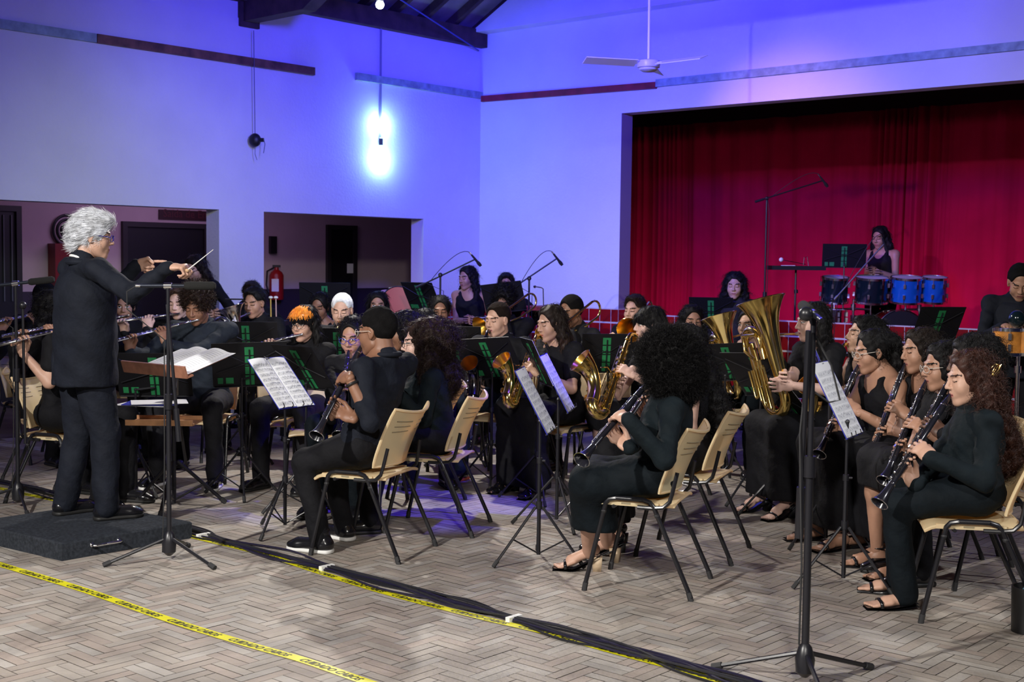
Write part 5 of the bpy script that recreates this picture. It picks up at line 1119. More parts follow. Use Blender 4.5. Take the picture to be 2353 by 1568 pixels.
player(w, 'clarinet', (866, 764), 7.0, -66, 6, end=(727, 1003), skin='brown', hair=('fade', {}), glasses='clear', top='navy', lowc='black', sleeve='roll', sole='w', body=-60, chairat=(-0.776, 6.996), chairaz=-69, k=1.04, bulk=1.05,
       hips=Vector((-0.80, 6.98, 0.57)), knees=[P(700, 1062, 6.95), P(760, 1040, 7.2)], feet=[G(737, 1270), G(790, 1240)], fr=(0.42, 0.68), near=True, watch='L')
w = who('girl with dark ringlets in profile', 'girl with dark ringlets in left profile beside the foreground man\'s head')
player(w, 'clarinet', (930, 762), 8.3, -88, 12, skin='brown', hair=C3(len=.24, vol=.012, curl=.012, front=.9), male=False, hi=True)
w = who('girl with hair clips', 'girl with big brown curls, two silver hair clips and glasses playing clarinet')
ic = player(w, 'clarinet', (966, 790), 7.55, -98, 6, end=(800, 985), skin='pale', hair=C3(len=.22, vol=.055, curl=.014, back=.03, num=5200, freq=4), hairc='darkbrown', male=False, glasses='black', top='teal', low='trousers', lowc='black', hips=Vector((-0.44, 7.62, 0.56)), chairaz=-78, chairat=(-0.46, 7.62), eye='open')
mb = MB(); fwd_ = ic['HR']
for j_ in range(2):
    o_ = ic['Hc'] + fwd_ @ Vector((-0.093, 0.015 - 0.02 * j_, 0.072 - 0.008 * j_)); u_ = (fwd_ @ Vector((-0.01, 0.010, 0.03))).normalized(); v_ = (fwd_ @ Vector((0, 1, 0)))
    mb.tube([o_ - u_ * .02, o_ - u_ * .015 + v_ * .005, o_ + u_ * .015 + v_ * .003, o_ + u_ * .022, o_ + u_ * .015 - v_ * .003, o_ - u_ * .015 - v_ * .005], 0.0018, 5, closed=True)
mb.build('hair_clip', m_silver, ic['root'])
w = who('girl with smooth black hair', 'girl with smooth pulled-back black hair playing trumpet, left of the standing girl')
player(w, 'trumpet', (1011, 716), 10.8, 176, 8, skin='brown', hair=('slick', dict(len=.2)), male=False, hi=False, metal=m_flute)
w = who('girl with black curls behind', 'player whose black-haired forehead shows behind the hair-clip girl')
person(who_label(w), (976, 752), 9.3, 170, 5, 0, 'tan', ('slick', dict(bun=1)), 'black', male=False, hi=False); chair((PPL[-1]['hip'].x, PPL[-1]['hip'].y + .03), 170, 'cream plastic chair with black legs under the player behind the hair-clip girl')
w = who('standing woman with long dark hair', 'woman in black with long dark hair standing behind the baton')
person(who_label(w), (449, 618), 12.3, -150, 25, 0, 'light', ('long', dict(len=.30, curl=.01)), 'dark', male=False, stand=True, hi=False, glasses='black', hands=[(P(480, 725, 12.0), (0, 0, 1), (0, -1, 0)), (P(500, 722, 12.0), (0, 0, 1), (0, -1, 0))])
w = who('standing girl', 'long-haired girl in a strappy black top standing in front of the blue wall')
person(who_label(w), (1074, 640), 13.3, -135, 8, 0, 'tan', ('long', dict(len=.36, curl=.008, vol=.02)), 'black', male=False, sleeve='none', stand=True, hi=True, body=-165, hs=0.96, hands=[(P(1072, 735, 13.1), (0, 0, 1), (0, -1, 0)), (P(1088, 738, 13.0), (0, 0, 1), (0, -1, 0))])
w = who('man hidden behind a stand', 'man whose black hair shows above a music stand by the blue wall')
person(who_label(w), (1163, 658), 13.3, 180, 5, 0, 'tan', ('short', {}), 'black', stand=True, hi=False)
w = who('trombonist with bushy hair', 'broad trombonist with bushy black hair behind the fade-haircut saxophonist')
player(w, 'trombone', (1158, 700), 11.5, -165, 10, skin='tan', hair=('afroboy', {}), hi=False, bulk=1.12, dirv=azv(-132) * 0.88 - Zv * 0.46)
w = who('young man with fade haircut', 'fade-haircut young man in jeans playing a dark saxophone')
player(w, 'saxophone', (1143, 737), 9.5, -140, 8, end=(1100, 945), skin='light', hair=('fade', {}), hairc='dark', top='black', lowc='denim', body=-160, metal=mat('black_nickel', (0.16, 0.16, 0.18), 0.18, metal=1.0), shoes='sneaker', sole='o', spread=0.17)
w = who('saxophone girl with long hair', 'girl with long brown wavy hair, earring and black blouse playing a brass saxophone')
player(w, 'saxophone', (1266, 745), 8.95, -122, 12, end=(1188, 950), skin='olive', hair=('long', dict(len=.34, curl=.006, vol=.018, front=.85, tips=1, freq=1.2)), hairc='dark', male=False, sleeve='short', low='dress', body=-135, hfeet=.06, shoes='pump', near=True, bell_r=0.066, dirv=-140)
w = who('trombonist with black hair', 'young man with cropped black hair in charcoal shirt with a trombone over his shoulder')
player(w, 'trombone', (1312, 718), 10.1, -130, 14, skin='brown', hair=('crop', {}), top='charcoal', hi=False, dirv=azv(-118) * 0.8 - Zv * 0.52 + Vector((0.0, -.4, 0)))
w = who('trombonist with brown hair', 'young man with combed brown hair playing trombone in front of the red tiles')
player(w, 'trombone', (1458, 715), 10.8, -142, 5, skin='light', hair=('short', {}), hairc='dark', hi=False, dirv=azv(-158) * 0.92 - Zv * 0.34)
w = who('girl with black bangs', 'girl with straight black bangs playing a large gold saxophone, bare knee showing')
player(w, 'saxophone', (1492, 748), 8.9, -105, 4, end=(1398, 975), skin='pale', hair=('bangs', dict(len=.2, curl=.003, vol=.012)), male=False, sleeve='short', low='kneeskirt', eye='open', body=-110, L=0.80, near=True, bell_r=0.066, shoes='flat', dirv=-128)
w = who('player with wavy black hair', 'player whose wavy black hair and forehead show left of the euphonium bell')
player(w, 'none', (1590, 738), 10.6, 172, 8, skin='tan', hair=('long', dict(len=.16, curl=.01)), male=False, hi=False)
w = who('woman with big afro', 'woman with a big black afro in dark top and skirt, centre foreground')
player(w, 'clarinet', (1530, 846), 6.25, -82, 10, end=(1336, 1058), skin='light', hair=('afro', {}), male=False, top='teal', low='skirt', lowc='velvet', body=-76, chairat=(0.656, 6.32), chairaz=-70, shoes='heel', sole='h', hips=Vector((0.70, 6.28, 0.565)),
       knees=[P(1352, 1112, 6.22), P(1368, 1092, 6.44)], feet=[G(1352, 1312), G(1395, 1290)], fr=(0.50, 0.74), hfeet=0.27)
w = who('woman with long curls behind the afro', 'woman with long black curls and bare shoulder, half hidden behind the big afro')
player(w, 'clarinet', (1570, 800), 7.1, -82, 10, end=(1425, 995), skin='light', hair=('long', dict(len=.44, curl=.014, vol=.04, back=.04, w=.09)), male=False, sleeve='none', low='dress', chairat=(0.98, 7.05), chairaz=-68, hips=Vector((0.98, 7.08, 0.565)), hi=True, shoes='pump')
w = who('euphonium girl', 'girl with tied-back hair looking out from behind a brass euphonium')
i = player(w, 'none', (1722, 748), 9.9, -135, 4, skin='olive', hair=('slick', dict(len=.2)), male=False, sleeve='short', low='trousers', lowc='velvet', eye='open', hi=True, body=-150, hands=lambda mo, f, r: [(P(1660, 865, 9.4), Zv, f + r * .3), (P(1685, 862, 9.4), Zv, f - r * .4)])
tuba(P(1652, 727, 9.6), 0, P(1700, 895, 9.5), azv(-100), 'brass euphonium with a flared bell beside the girl with tied-back hair', bell_r=0.135, name='euphonium', mouth=i['mo'])
w = who('woman at the stage edge', 'woman with long black curls standing before the red curtain above the low brass')
person(who_label(w), (1688, 658), 12.4, -165, 8, 0, 'light', C3(len=.24, vol=.02, curl=.012), 'black', male=False, stand=True, hi=True, hs=1.0, top='charcoal')
w = who('tuba player', 'woman with long black hair and cut-out black sleeves playing the tuba')
i = player(w, 'none', (1866, 742), 8.25, -100, 6, skin='pale', hair=('long', dict(len=.40, curl=.006, vol=.015)), male=False, sleeve='short', low='dress', eye='open', body=-115, hfeet=.12, shoes='heel', hands=lambda mo, f, r: [(P(1775, 885, 7.9), Zv, f + r * .4), (P(1800, 870, 7.85), Zv, f - r * .4)])
tuba(P(1748, 690, 8.0), 0, P(1812, 935, 7.9), azv(-110), 'large brass tuba with its wide bell tilted up to the left', bell_r=0.150, mouth=i['mo'])
w = who('drummer on the stage', 'woman with very long dark hair standing behind the drums on the stage')
person(who_label(w), (2022, 547), 14.4, -135, 14, 0, 'tan', ('long', dict(len=.50, curl=.004, vol=.02)), 'black', male=False, sleeve='none', stand=True, floorz=0.42, hi=False, hands=[(P(1998, 622, 14.1), (0, 0, 1), (-.5, -1, 0)), (P(2015, 628, 14.1), (0, 0, 1), (-.5, -1, 0))])
w = who('saxophone woman by the tiles', 'woman with curly black hair in low-cut black dress playing a brass saxophone, eyes closed')
player(w, 'saxophone', (1982, 772), 8.35, -96, -4, end=(1862, 1010), skin='olive', hair=C3(len=.18, vol=.02, curl=.01), male=False, sleeve='none', low='dress', body=-105, L=0.68, neckline=0.0, dirv=-140, shoes='flat')
w = who('clarinet girl with ponytail', 'girl with a long black ponytail and glasses in a square-necked black top playing clarinet')
player(w, 'clarinet', (2004, 810), 7.35, -98, 12, end=(1882, 1045), skin='tan', hair=('tail', dict(len=.40, curl=.010, vol=.02, back=.02)), male=False, sleeve='none', low='dress', glasses='clear', body=-108, hfeet=.12, shoes='flat')
w = who('clarinet girl with brown waves', 'girl with wavy hair turning brown at the ends playing clarinet')
player(w, 'clarinet', (2114, 808), 7.15, -100, 8, end=(1997, 1066), skin='tan', hair=('long', dict(len=.28, curl=.012, vol=.03, tips=1)), hairc='dark', male=False, sleeve='none', low='dress', body=-105, hfeet=.10, shoes='flat')
w = who('clarinet girl with tight curls', 'girl with tight black curls and glasses whose face is partly covered, playing clarinet')
player(w, 'clarinet', (2166, 845), 6.65, -96, 8, end=(2032, 1106), skin='tan', hair=C3(len=.20, vol=.025, curl=.010, front=.9), male=False, sleeve='short', low='kneeskirt', glasses='clear', body=-98, hi=True, shoes='flat')
w = who('clarinet player with dark skin', 'dark-skinned player with a high curly hairdo right behind the auburn-haired woman')
player(w, 'clarinet', (2226, 832), 6.5, -92, 10, end=(2052, 1112), skin='dark', hair=C3(len=.14, vol=.035, curl=.010), male=False, low='trousers', body=-95, hi=True, shoes='dress')
w = who('auburn-haired woman', 'woman with long auburn curls and a hair claw in black, right foreground')
i = player(w, 'clarinet', (2226, 872), 5.95, -93, 10, end=(2020, 1158), skin='light', hair=('long', dict(len=.42, curl=.013, vol=.028, back=.05, w=.085, num=6000, fw=.066)), hairc='auburn', male=False, top='teal', low='trousers', lowc='velvet', body=-84, chairat=(2.10, 5.86), chairaz=-80, shoes='flat',
       hips=Vector((2.14, 5.90, 0.565)), knees=[P(2058, 1160, 5.86), P(2075, 1120, 6.10)], feet=[G(2078, 1400), G(2060, 1365)], fr=(0.50, 0.74))
mb = MB()
for j_ in range(7):
    a0 = j_ * 0.9; o_ = i['Hc'] + i['HR'] @ Vector((-0.070 - 0.012 * math.sin(a0), -0.098, 0.035)); mb.tube([o_ + Vector((0.0 + 0.02 * math.cos(a0 + t_ * .9) * 1.0, -0.014, 0.028 * math.sin(a0 * 1.7 + t_ * .9))) for t_ in range(6)], 0.0022, 5)
mb.build('hair_claw', m_gold, i['root'])
w = who('percussionist in suit', 'man in a dark jacket standing over the bongos at the right edge')
person(who_label(w), (2343, 650), 9.3, -165, 32, 0, 'tan', ('crop', {}), 'black', stand=True, top='navy', extra='jacket', hi=True, hands=[(P(2345, 762, 9.0), (-1, 0, 0), (0, -1, 0)), (P(2322, 765, 9.0), (1, 0, 0), (0, -1, 0))])

for (px, Y_, az_, lb_) in ((1050, 9.9, 172, 'empty-looking cream chair whose backrest shows left of the fade-haircut young man'), (1385, 9.75, -170, 'cream chair whose backrest shows behind the large gold saxophone'), (648, 10.0, 175, 'cream chair whose backrest shows left of the orange-fringed girl'), (745, 8.75, 178, 'cream chair showing between the black folder and the foreground man')):
    c_ = P(px, 700, Y_); chair((c_.x, c_.y), az_, lb_)
# ================================================================= music stands
ML = 'black music stand '
def S_(*a, lab, fl, **k): return music_stand(*a, label=lab, foldlabel=fl, **k)
S_((313, 1135), (354, 862), 176, lab='black music stand whose pole stands left of the conductor\'s score desk', fl='black folder with green spine directly behind the white score', tilt=25, legaz=15)
S_((556, 1140), (574, 838), 168, lab='black music stand in front of the boy with short afro', fl='black folder with green spine right of the white score pages', tilt=25, legaz=45, roll=2, grp='music stands')
S_((565, 1062), (566, 785), 178, lab='black music stand below the silver euphonium', fl='black folder below the silver euphonium', tilt=20)
S_((655, 1224), (645, 880), -58, lab='music stand with white sheets in the left foreground', fl='two white music sheets with blue backing left of the foreground man', kind='sheet', sheet=2, w=0.30, h=0.36, tilt=42, legaz=-40)
S_((703, 1178), (697, 846), -142, lab='music stand seen from behind beside the white sheets in the left foreground', fl='black folder with faint green strips and blue edges, tilted right of the white sheets', w=0.36, h=0.36, tilt=38, legaz=10)
S_((775, 1090), (776, 802), 178, lab='music stand below the boy with bleached hair', fl='black folder with green strips below the boy with bleached hair', tilt=20)
S_((745, 975), (747, 688), 180, lab='music stand behind the girl with braided hair', fl='black folder behind the girl with braided hair', tilt=15)
S_((972, 978), (968, 682), -150, lab='tilted music stand left of the standing girl', fl='black folder tilted against the corridor jamb left of the standing girl', tilt=35, w=0.36)
S_((1158, 985), (1157, 684), -168, lab='music stand right of the standing girl hiding a man', fl='black folder with green card right of the standing girl', tilt=22, w=0.40, h=0.30, roll=8)
S_((1048, 1068), (1046, 795), -172, lab='music stand behind the girl with hair clips', fl='black folder with green strips behind the girl with hair clips', tilt=22, w=0.42)
S_((1128, 1118), (1124, 824), -150, lab='music stand before the young man with fade haircut', fl='black folder with green spine before the young man with fade haircut', tilt=32, w=0.46, h=0.34, legaz=60, roll=6)
S_((1234, 1150), (1231, 832), -103, lab='narrow-looking music stand of the long-haired saxophone girl', fl='black folder seen almost edge-on under the saxophone mouthpiece', tilt=26, w=0.34, h=0.34, legaz=50)
S_((1237, 1294), (1229, 920), -80, lab='music stand with a hanging white sheet nearest to the woman with afro', fl='long white sheet in the centre, the lower of two steep sheets', kind='sheet', w=0.30, h=0.37, tilt=28, legaz=0, yb=6.83)
S_((1279, 1210), (1279, 880), -80, lab='music stand with a hanging white sheet behind the first one', fl='long white sheet in the centre, the upper of two steep sheets', kind='sheet', w=0.30, h=0.37, tilt=28, legaz=40)
S_((1393, 1112), (1394, 812), 176, lab='music stand left of the girl with black bangs', fl='black folder with green spine behind the large gold saxophone', tilt=15, w=0.36, h=0.29)
S_((1661, 1113), (1675, 832), -155, lab='music stand right of the big afro', fl='black folder with green strips right of the big afro', tilt=35, w=0.44, legaz=20, roll=6)
S_((1742, 1158), (1752, 862), -135, lab='music stand under the tuba bell', fl='black folder overlapping the tuba tubing', tilt=42, w=0.50, h=0.40, legaz=0, roll=4, kind='plain')
S_((1794, 1189), (1800, 915), -110, lab='music stand with tilted folder at the tuba player\'s knees', fl='black folder with a pale blue edge at the tuba player\'s knees', tilt=42, w=0.36, h=0.36, legaz=30)
S_((1640, 985), (1634, 718), -168, lab='music stand of the woman at the stage edge', fl='black folder with green spine in front of the woman at the stage edge', tilt=30, w=0.42)
b18 = P(1940, 600, 13.9)
S_((b18.x, b18.y, 0.42), (1940, 588), -170, lab='music stand on the stage beside the drummer', fl='black folder with green spine on the stage beside the drummer', tilt=22, w=0.46, h=0.27)
S_((2155, 1072), (2156, 746), 170, lab='music stand before the red tiles at the right', fl='black folder with green spine against the red tiles at the right', tilt=32, w=0.38, h=0.33)
S_((1937, 1349), (1922, 918), -60, lab='music stand with white sheet at the right clarinets', fl='white music sheet with teal backing right of the tall microphone stand', kind='sheet', w=0.30, h=0.40, tilt=28, legaz=15, yb=6.4)
S_((1897, 1255), (1890, 862), -85, lab='music stand mostly hidden behind the tall microphone stand', fl='white sheet whose corner shows behind the tall microphone stand', kind='sheet', w=0.28, h=0.33, tilt=24, legaz=0)
# conductor's wooden desk
lb = Vector((G(400, 1168).x, G(400, 1168).y, 0)); t = thing('score_desk', 'wooden conductor\'s desk on a black tripod holding the open score', 'music stand', lb)
tripod(t, lb, 0.30, 0.33, 60, 0.012, foot=0.016); Yd = lb.y; m_wd = mat('desk_wood', (0.36, 0.16, 0.10), 0.4, noise=0.25, nscale=18)
mb = MB(); mb.tube([lb + Zv * 0.03, lb + Zv * 0.75], 0.014, 10); mb.build('pole', m_stand, t)
mb = MB(); c = P(378, 971, Yd); mb.box(c, (0.42, 0.26, 0.012)); [mb.box(c + Vector((0, q * 0.125, 0.012)), (0.42, 0.012, 0.035)) for q in (-1, 1)]; mb.build('lower_shelf', mat('shelf_wood', (0.45, 0.22, 0.10), 0.45, noise=0.25, nscale=18), t, smooth=False)
L0 = P(292, 850, 7.92); L1 = P(424, 872, 7.56); bd = (L1 - L0); bd.z = 0; bl = bd.length; bx_ = bd.normalized(); by_ = Vector((-bx_.y, bx_.x, 0)); up_ = (by_ * 0.86 + Zv * 0.26).normalized(); nz_ = bx_.cross(up_); Rm = Matrix((bx_, up_, nz_)).transposed()
cc = (L0 + L1) / 2; mb = MB(); mb.box(cc + nz_ * 0.035, (bl * 1.1, 0.012, 0.07), Rm); mb.box(cc + up_ * 0.02 - nz_ * .0, (bl * 1.1, 0.05, 0.010), Rm); mb.build('ledge', m_wd, t, smooth=False)
mb = MB(); mb.box(cc + up_ * 0.19, (0.50, 0.34, 0.012), Rm); mb.build('board', m_wd, t, smooth=False)
mb = MB(); mb.box(lb + Zv * 0.78, (0.05, 0.05, 0.12)); mb.tube([lb + Zv * 0.75, cc + up_ * 0.19], 0.014, 8); mb.build('bracket', m_stand, t)
sc = thing('open_score', 'open white score on the conductor\'s wooden desk', 'sheet music', cc + up_ * 0.05)
for q in (-1, 1):
    mb = MB(); fn = lambda u, v: cc + bx_ * (0.03 + q * 0.27 * u) + up_ * (0.02 + 0.37 * v) + nz_ * (0.010 + 0.035 * math.sin(math.pi * min(1, u * 1.2 + .1)) * (1 - 0.3 * v) + 0.004)
    mb.grid(fn, 10, 8)
    if q == 1: mb.f = [f_ for f_ in mb.f]
    for k_ in range(16):
        v0 = 0.08 + k_ * 0.055; mb.grid(lambda u, v: fn(0.08 + u * 0.84, v0 + v * 0.004) + nz_ * 0.0008, 10, 1, 1)
    mb.build('page', [m_paper, m_ink], sc, smooth=False)
pp = thing('loose_papers', 'small pile of loose papers on the lower shelf', 'papers', P(350, 930, Yd))
for k_ in range(3): mb = MB(); mb.box(P(338 + 14 * k_, 929 - 1 * k_, Yd - 0.1) + Zv * (0.004 * k_), (0.34, 0.24, 0.003), Matrix.Rotation(0.25 * k_ - 0.2, 3, 'Z')); mb.build('sheet', m_paper if k_ != 1 else m_bluecov, pp, smooth=False)
# ================================================================= microphones
b = G(389, 1290); mic_stand(b, 'tall microphone stand with horizontal foam microphone in front of the conductor', 1.43, legaz=95, mic='foam', boom=None, spread=0.33) if False else None
t = mic_stand(b, 'microphone stand with a horizontal foam-capped microphone in front of the conductor', P(385, 657, b.y).z, legaz=3, mic=('foam', (1, 0.05, 0.01)), spread=0.33)
mb = MB(); mb.tube([P(384, 700, b.y) , P(411, 1010, b.y - .05)], 0.0085, 8); mb.tube([P(405, 940, b.y - .045), P(411, 1015, b.y - .05)], 0.014, 8); mb.build('folded_boom', m_stand, t)
b = G(42, 1166); t = mic_stand(b, 'microphone stand with foam-capped microphone at the far left edge', P(44, 652, b.y).z, legaz=30, mic=('foam', (1, 0, 0.12)), spread=0.34)
mb = MB(); mb.tube([P(52, 700, b.y - .05), P(58, 1020, b.y - .05)], 0.009, 8); mb.sphere(P(52, 702, b.y - .05), 0.026, 10); mb.build('folded_boom', m_stand, t)
b = G(1848, 1574); zt_ = P(1850, 722, b.y).z; t = mic_stand(b, 'tall microphone stand in the right foreground', zt_, legaz=-62, mic=('foam', (0.05, 1, 0.1)), spread=0.36, pole_r=0.011, cable=False)
mb = MB(); mb.tube([P(1858, 760, b.y - .03), P(1836, 1236, b.y + .05)], 0.011, 8); mb.tube([P(1841, 1120, b.y + .03), P(1836, 1236, b.y + .05)], 0.017, 8); mb.sphere(P(1852, 722, b.y - .02), 0.028, 12); mb.build('folded_boom', m_stand, t)
mb = MB(); mb.tube([P(1872, 770, b.y), P(1910, 840, b.y), P(1930, 920, b.y), P(1905, 925, b.y), P(1870, 900, b.y), P(1852, 860, b.y), P(1838, 1000, b.y), P(1842, 1300, b.y), P(1836, 1480, b.y), P(1855, 1545, b.y)], 0.004, 6); mb.build('cable', m_cap, t)
def boomer(base_px, Y, clamp, p0, p1, mtop, mend, label, floorz=0.0, second=None):
    c = P(clamp[0], clamp[1], Y); b = Vector((c.x, c.y, floorz)); md = (P(mend[0], mend[1], Y) - P(mtop[0], mtop[1], Y)).normalized()
    return mic_stand(b, label, c.z - floorz, legaz=20, boom=(P(p0[0], p0[1], Y), P(p1[0], p1[1], Y), md), spread=0.3, second=second)
boomer(0, 12.2, (1012, 632), (955, 662), (1092, 596), (1078, 578), (1103, 608), 'boom microphone stand reaching over the standing girl')
boomer(0, 12.4, (1216, 640), (1170, 668), (1280, 594), (1268, 577), (1292, 608), 'boom microphone stand in front of the blue wall, right of the standing girl')
boomer(0, 13.6, (1762, 456), (1735, 464), (1891, 415), (1880, 397), (1903, 428), 'tall boom microphone stand against the red curtain', floorz=0.42)
boomer(0, 12.2, (1912, 690), (1908, 699), (2032, 560), (2030, 540), (2045, 580), 'boom microphone with a chrome arm in front of the drums', second='chrome')
# ================================================================= curtain, drums, wall fittings
m_curt = mat('red_curtain', (0.33, 0.002, 0.036), 0.9, noise=0.10, nscale=3, spec=0.1, sheen=0.0)
def curtain(name, v0, v1, lab, seed, bunch):
    r_ = random.Random(seed); n = int((v1 - v0) / 0.022); fr = [(r_.uniform(2.0, 9.0), r_.uniform(0, 6.28), r_.uniform(.2, 1)) for _ in range(7)]; V = []
    for i in range(n + 1):
        x = i / n; v = v0 + (v1 - v0) * x; a = 0.004 + sum(0.10 * math.exp(-((v - b_) / w_) ** 2) for b_, w_ in bunch)
        dd = sum(k_ * math.sin(f_ * v * 2.2 + p_) for f_, p_, k_ in fr) * 0.4; sh = math.sin(v * 70 + 3 * math.sin(v * 9))
        V.append((v, dd, a, sh))
    mb = MB()
    def fn(u, w):
        v, dd, a, sh = V[int(round(u * n))]; z = 0.43 + w * 3.15; fade = 0.75 + 0.25 * w
        return R(-1.0 - 3.1 + 0.06 * dd + a * sh * fade * 0.9, v + 0.05 * math.sin(w * 2 + v) * (1 - w), z)
    mb.grid(fn, n, 12); o = mb.build(name, m_curt, None, sharp=0); tag(o, lab, 'curtain', 'stage curtains'); md = o.modifiers.new('thick', 'SOLIDIFY'); md.thickness = 0.006
    return o
curtain('stage_curtain', -0.85, 3.55, 'left half of the red stage curtain', 2, [(-0.3, 0.40), (3.35, 0.22)])
curtain('stage_curtain', 3.50, 11.8, 'right half of the red stage curtain', 5, [(3.75, 0.24), (6.8, 0.06)])
m_tomb = mat('drum_black', (0.004, 0.012, 0.016), 0.15, coat=0.6); m_tomblue = mat('drum_blue', (0.01, 0.16, 0.62), 0.18, metal=0.4, coat=0.6); m_head = mat('drum_head', (0.55, 0.57, 0.6), 0.4)
m_redshell = mat('drum_red', (0.28, 0.006, 0.012), 0.2, coat=0.5)
def drum(name, c, r, h, shell, label, tilt=0.0, az=0, group='toms on the stage', lugs=8, head=None, legs=None, floorz=0.0):
    t = thing(name, label, 'drum', c - Zv * h / 2, 0, group); M4 = Matrix.Translation(c) @ Matrix.Rotation(math.radians(tilt), 4, azv(az)); b = lambda mb, n, m: mb.build(n, m, t, mat4=M4, sharp=40)
    mb = MB(); mb.lathe([(r, -h / 2), (r, h / 2)], 36, cap=False); b(mb, 'shell', shell)
    mb = MB(); mb.lathe([(r * 0.98, h / 2 + 0.004), (r * 0.5, h / 2 + 0.005), (0, h / 2 + 0.005)], 36, cap=False); b(mb, 'batter_head', head or m_head)
    mb = MB(); mb.lathe([(0, -h / 2 - 0.004), (r * 0.98, -h / 2 - 0.004)], 36, cap=False); b(mb, 'bottom_head', head or m_head)
    for q in (-1, 1):
        mb = MB(); mb.lathe([(r + 0.002, q * h / 2 - 0.014), (r + 0.008, q * h / 2 - 0.012), (r + 0.008, q * h / 2 + 0.010), (r + 0.002, q * h / 2 + 0.012)], 36, cap=False); b(mb, 'hoop', m_silver)
    for i in range(lugs):
        a = 2 * math.pi * (i + .5) / lugs; x, y = math.cos(a), math.sin(a); mb = MB()
        for q in (-1, 1): mb.box((x * (r + 0.010), y * (r + 0.010), q * h * 0.22), (0.022, 0.022, 0.045), Matrix.Rotation(a, 3, 'Z')); mb.tube([(x * (r + 0.014), y * (r + 0.014), q * h * 0.2), (x * (r + 0.014), y * (r + 0.014), q * (h / 2 + 0.008))], 0.003, 5)
        b(mb, 'lug', m_silver)
    if legs:
        for i in range(3):
            a = 2 * math.pi * i / 3 + .5; p = c + Vector((math.cos(a), math.sin(a), 0)) * (r + 0.02); mb = MB(); mb.tube([p + Zv * 0.0, Vector((p.x, p.y, floorz + 0.05)), Vector((p.x, p.y, floorz + 0.01)) + (p - c).normalized() * 0.04], 0.006, 7); mb.build('leg', m_silver, t)
    return t
YD = 14.0
for (px, wpx, m_, lb_) in ((1918, 62, m_tomb, 'black tom drum, leftmost of the four on the stage'), (2002, 76, m_tomb, 'black tom drum, second from the left on the stage'), (2082, 72, m_tomblue, 'blue metallic tom drum beside the black ones on the stage'), (2146, 58, m_tomblue, 'small blue metallic tom drum, rightmost on the stage')):
    c = P(px, 666, YD); t = drum('tom_drum', c, wpx / 2 / 2965 * YD * 0.96, 0.26, m_, lb_, tilt=8, az=90)
    mb = MB(); q = c - Zv * 0.13; mb.tube([q, q - Zv * 0.10, Vector((q.x, q.y + 0.05, 0.75))], 0.011, 8); mb.build('mount', m_silver, t)
for px, lb_, sp in ((1960, 'chrome drum stand under the black toms', 1), (2112, 'chrome drum stand under the blue toms', 1)):
    c = P(px, 735, YD + 0.05); t = thing('drum_stand', lb_, 'drum stand', (c.x, c.y, 0.42)); tripod(t, (c.x, c.y, 0), 0.8, 0.3, 20, 0.009, mats=m_silver, floor=0.42)
    mb = MB(); mb.tube([(c.x, c.y, 0.5), (c.x, c.y, 1.22)], 0.013, 10); mb.tube([P(px - 42, 712, YD), (c.x, c.y, 1.12), P(px + 38, 712, YD)], 0.012, 8); mb.cyl((c.x, c.y, 0.98), (c.x, c.y, 1.05), 0.03); mb.cyl((c.x, c.y, 1.10), (c.x, c.y, 1.17), 0.028); mb.build('post', m_silver, t)
bd_c = P(2058, 770, 14.1); drum('bass_drum', bd_c, 0.27, 0.38, m_redshell, 'dark red bass drum behind the tiled parapet under the toms', tilt=88, az=90, group='drum kit', head=mat('black_head', (0.01, 0.01, 0.012), 0.4))
bt_ = P(1906, 728, 13.7); drum('snare_drum', bt_, 0.17, 0.13, m_flute, 'chrome snare drum left of the toms on the stage', group='drum kit', legs=True, floorz=0.42)
cy = thing('hi_hat', 'pair of hi-hat cymbals left of the toms', 'cymbal', (P(1885, 700, 14.1).x, 14.1, 0.42)); c = P(1898, 708, 14.1); mb = MB(); mb.lathe([(0.17, 0), (0.05, 0.012), (0.02, 0.025), (0, 0.027)], 28, c, cap=False); mb.lathe([(0.17, -0.006), (0.05, -0.018), (0, -0.03)], 28, c, cap=False); mb.build('cymbal', mat('cymbal_bronze', (0.5, 0.38, 0.2), 0.3, metal=1.0), cy)
mb = MB(); mb.tube([(c.x, c.y, 0.45), c + Zv * .1], 0.007, 7); mb.build('rod', m_silver, cy); tripod(cy, (c.x, c.y, 0), 0.75, 0.25, 10, 0.007, mats=m_silver, floor=0.42)
# percussion tray on the stage
c = P(1829, 616, 13.8); t = thing('percussion_tray', 'flat black percussion tray on a slim stand before the red curtain', 'tray', (c.x, c.y, 0.42)); mb = MB(); mb.box(c, (0.57, 0.30, 0.045)); mb.build('tray', m_folder, t, smooth=False)
mb = MB(); mb.tube([(c.x, c.y, 0.47), c], 0.011, 8); mb.cyl(P(1829, 666, 13.8), P(1829, 674, 13.8), 0.022); mb.build('post', m_stand, t); tripod(t, (c.x, c.y, 0), 0.8, 0.28, 0, 0.008, floor=0.42)
mb = MB(); a = P(1795, 597, 13.8) ; t = thing('mallet', 'white-headed mallet standing on the percussion tray', 'mallet', a); mb.sphere(a, 0.024, 12); mb.build('head', m_white, t); mb = MB(); mb.tube([a, P(1852, 608, 13.8)], 0.004, 6); mb.build('shaft', m_silver, t)
mb = MB(); mb.tube([P(1846, 610, 13.75), P(1848, 592, 13.75), P(1855, 590, 13.75), P(1858, 611, 13.75)], 0.004, 6); tag(mb.build('tray_clip', m_silver), 'bent chrome clip rising from the percussion tray', 'clip')
mb = MB(); mb.tube([c + Vector((-.17, -.05, .02)), c + Vector((-.02, -.05, .02))], 0.008, 8); tag(mb.build('drumstick', m_white), 'pale stick lying on the percussion tray', 'drumstick')
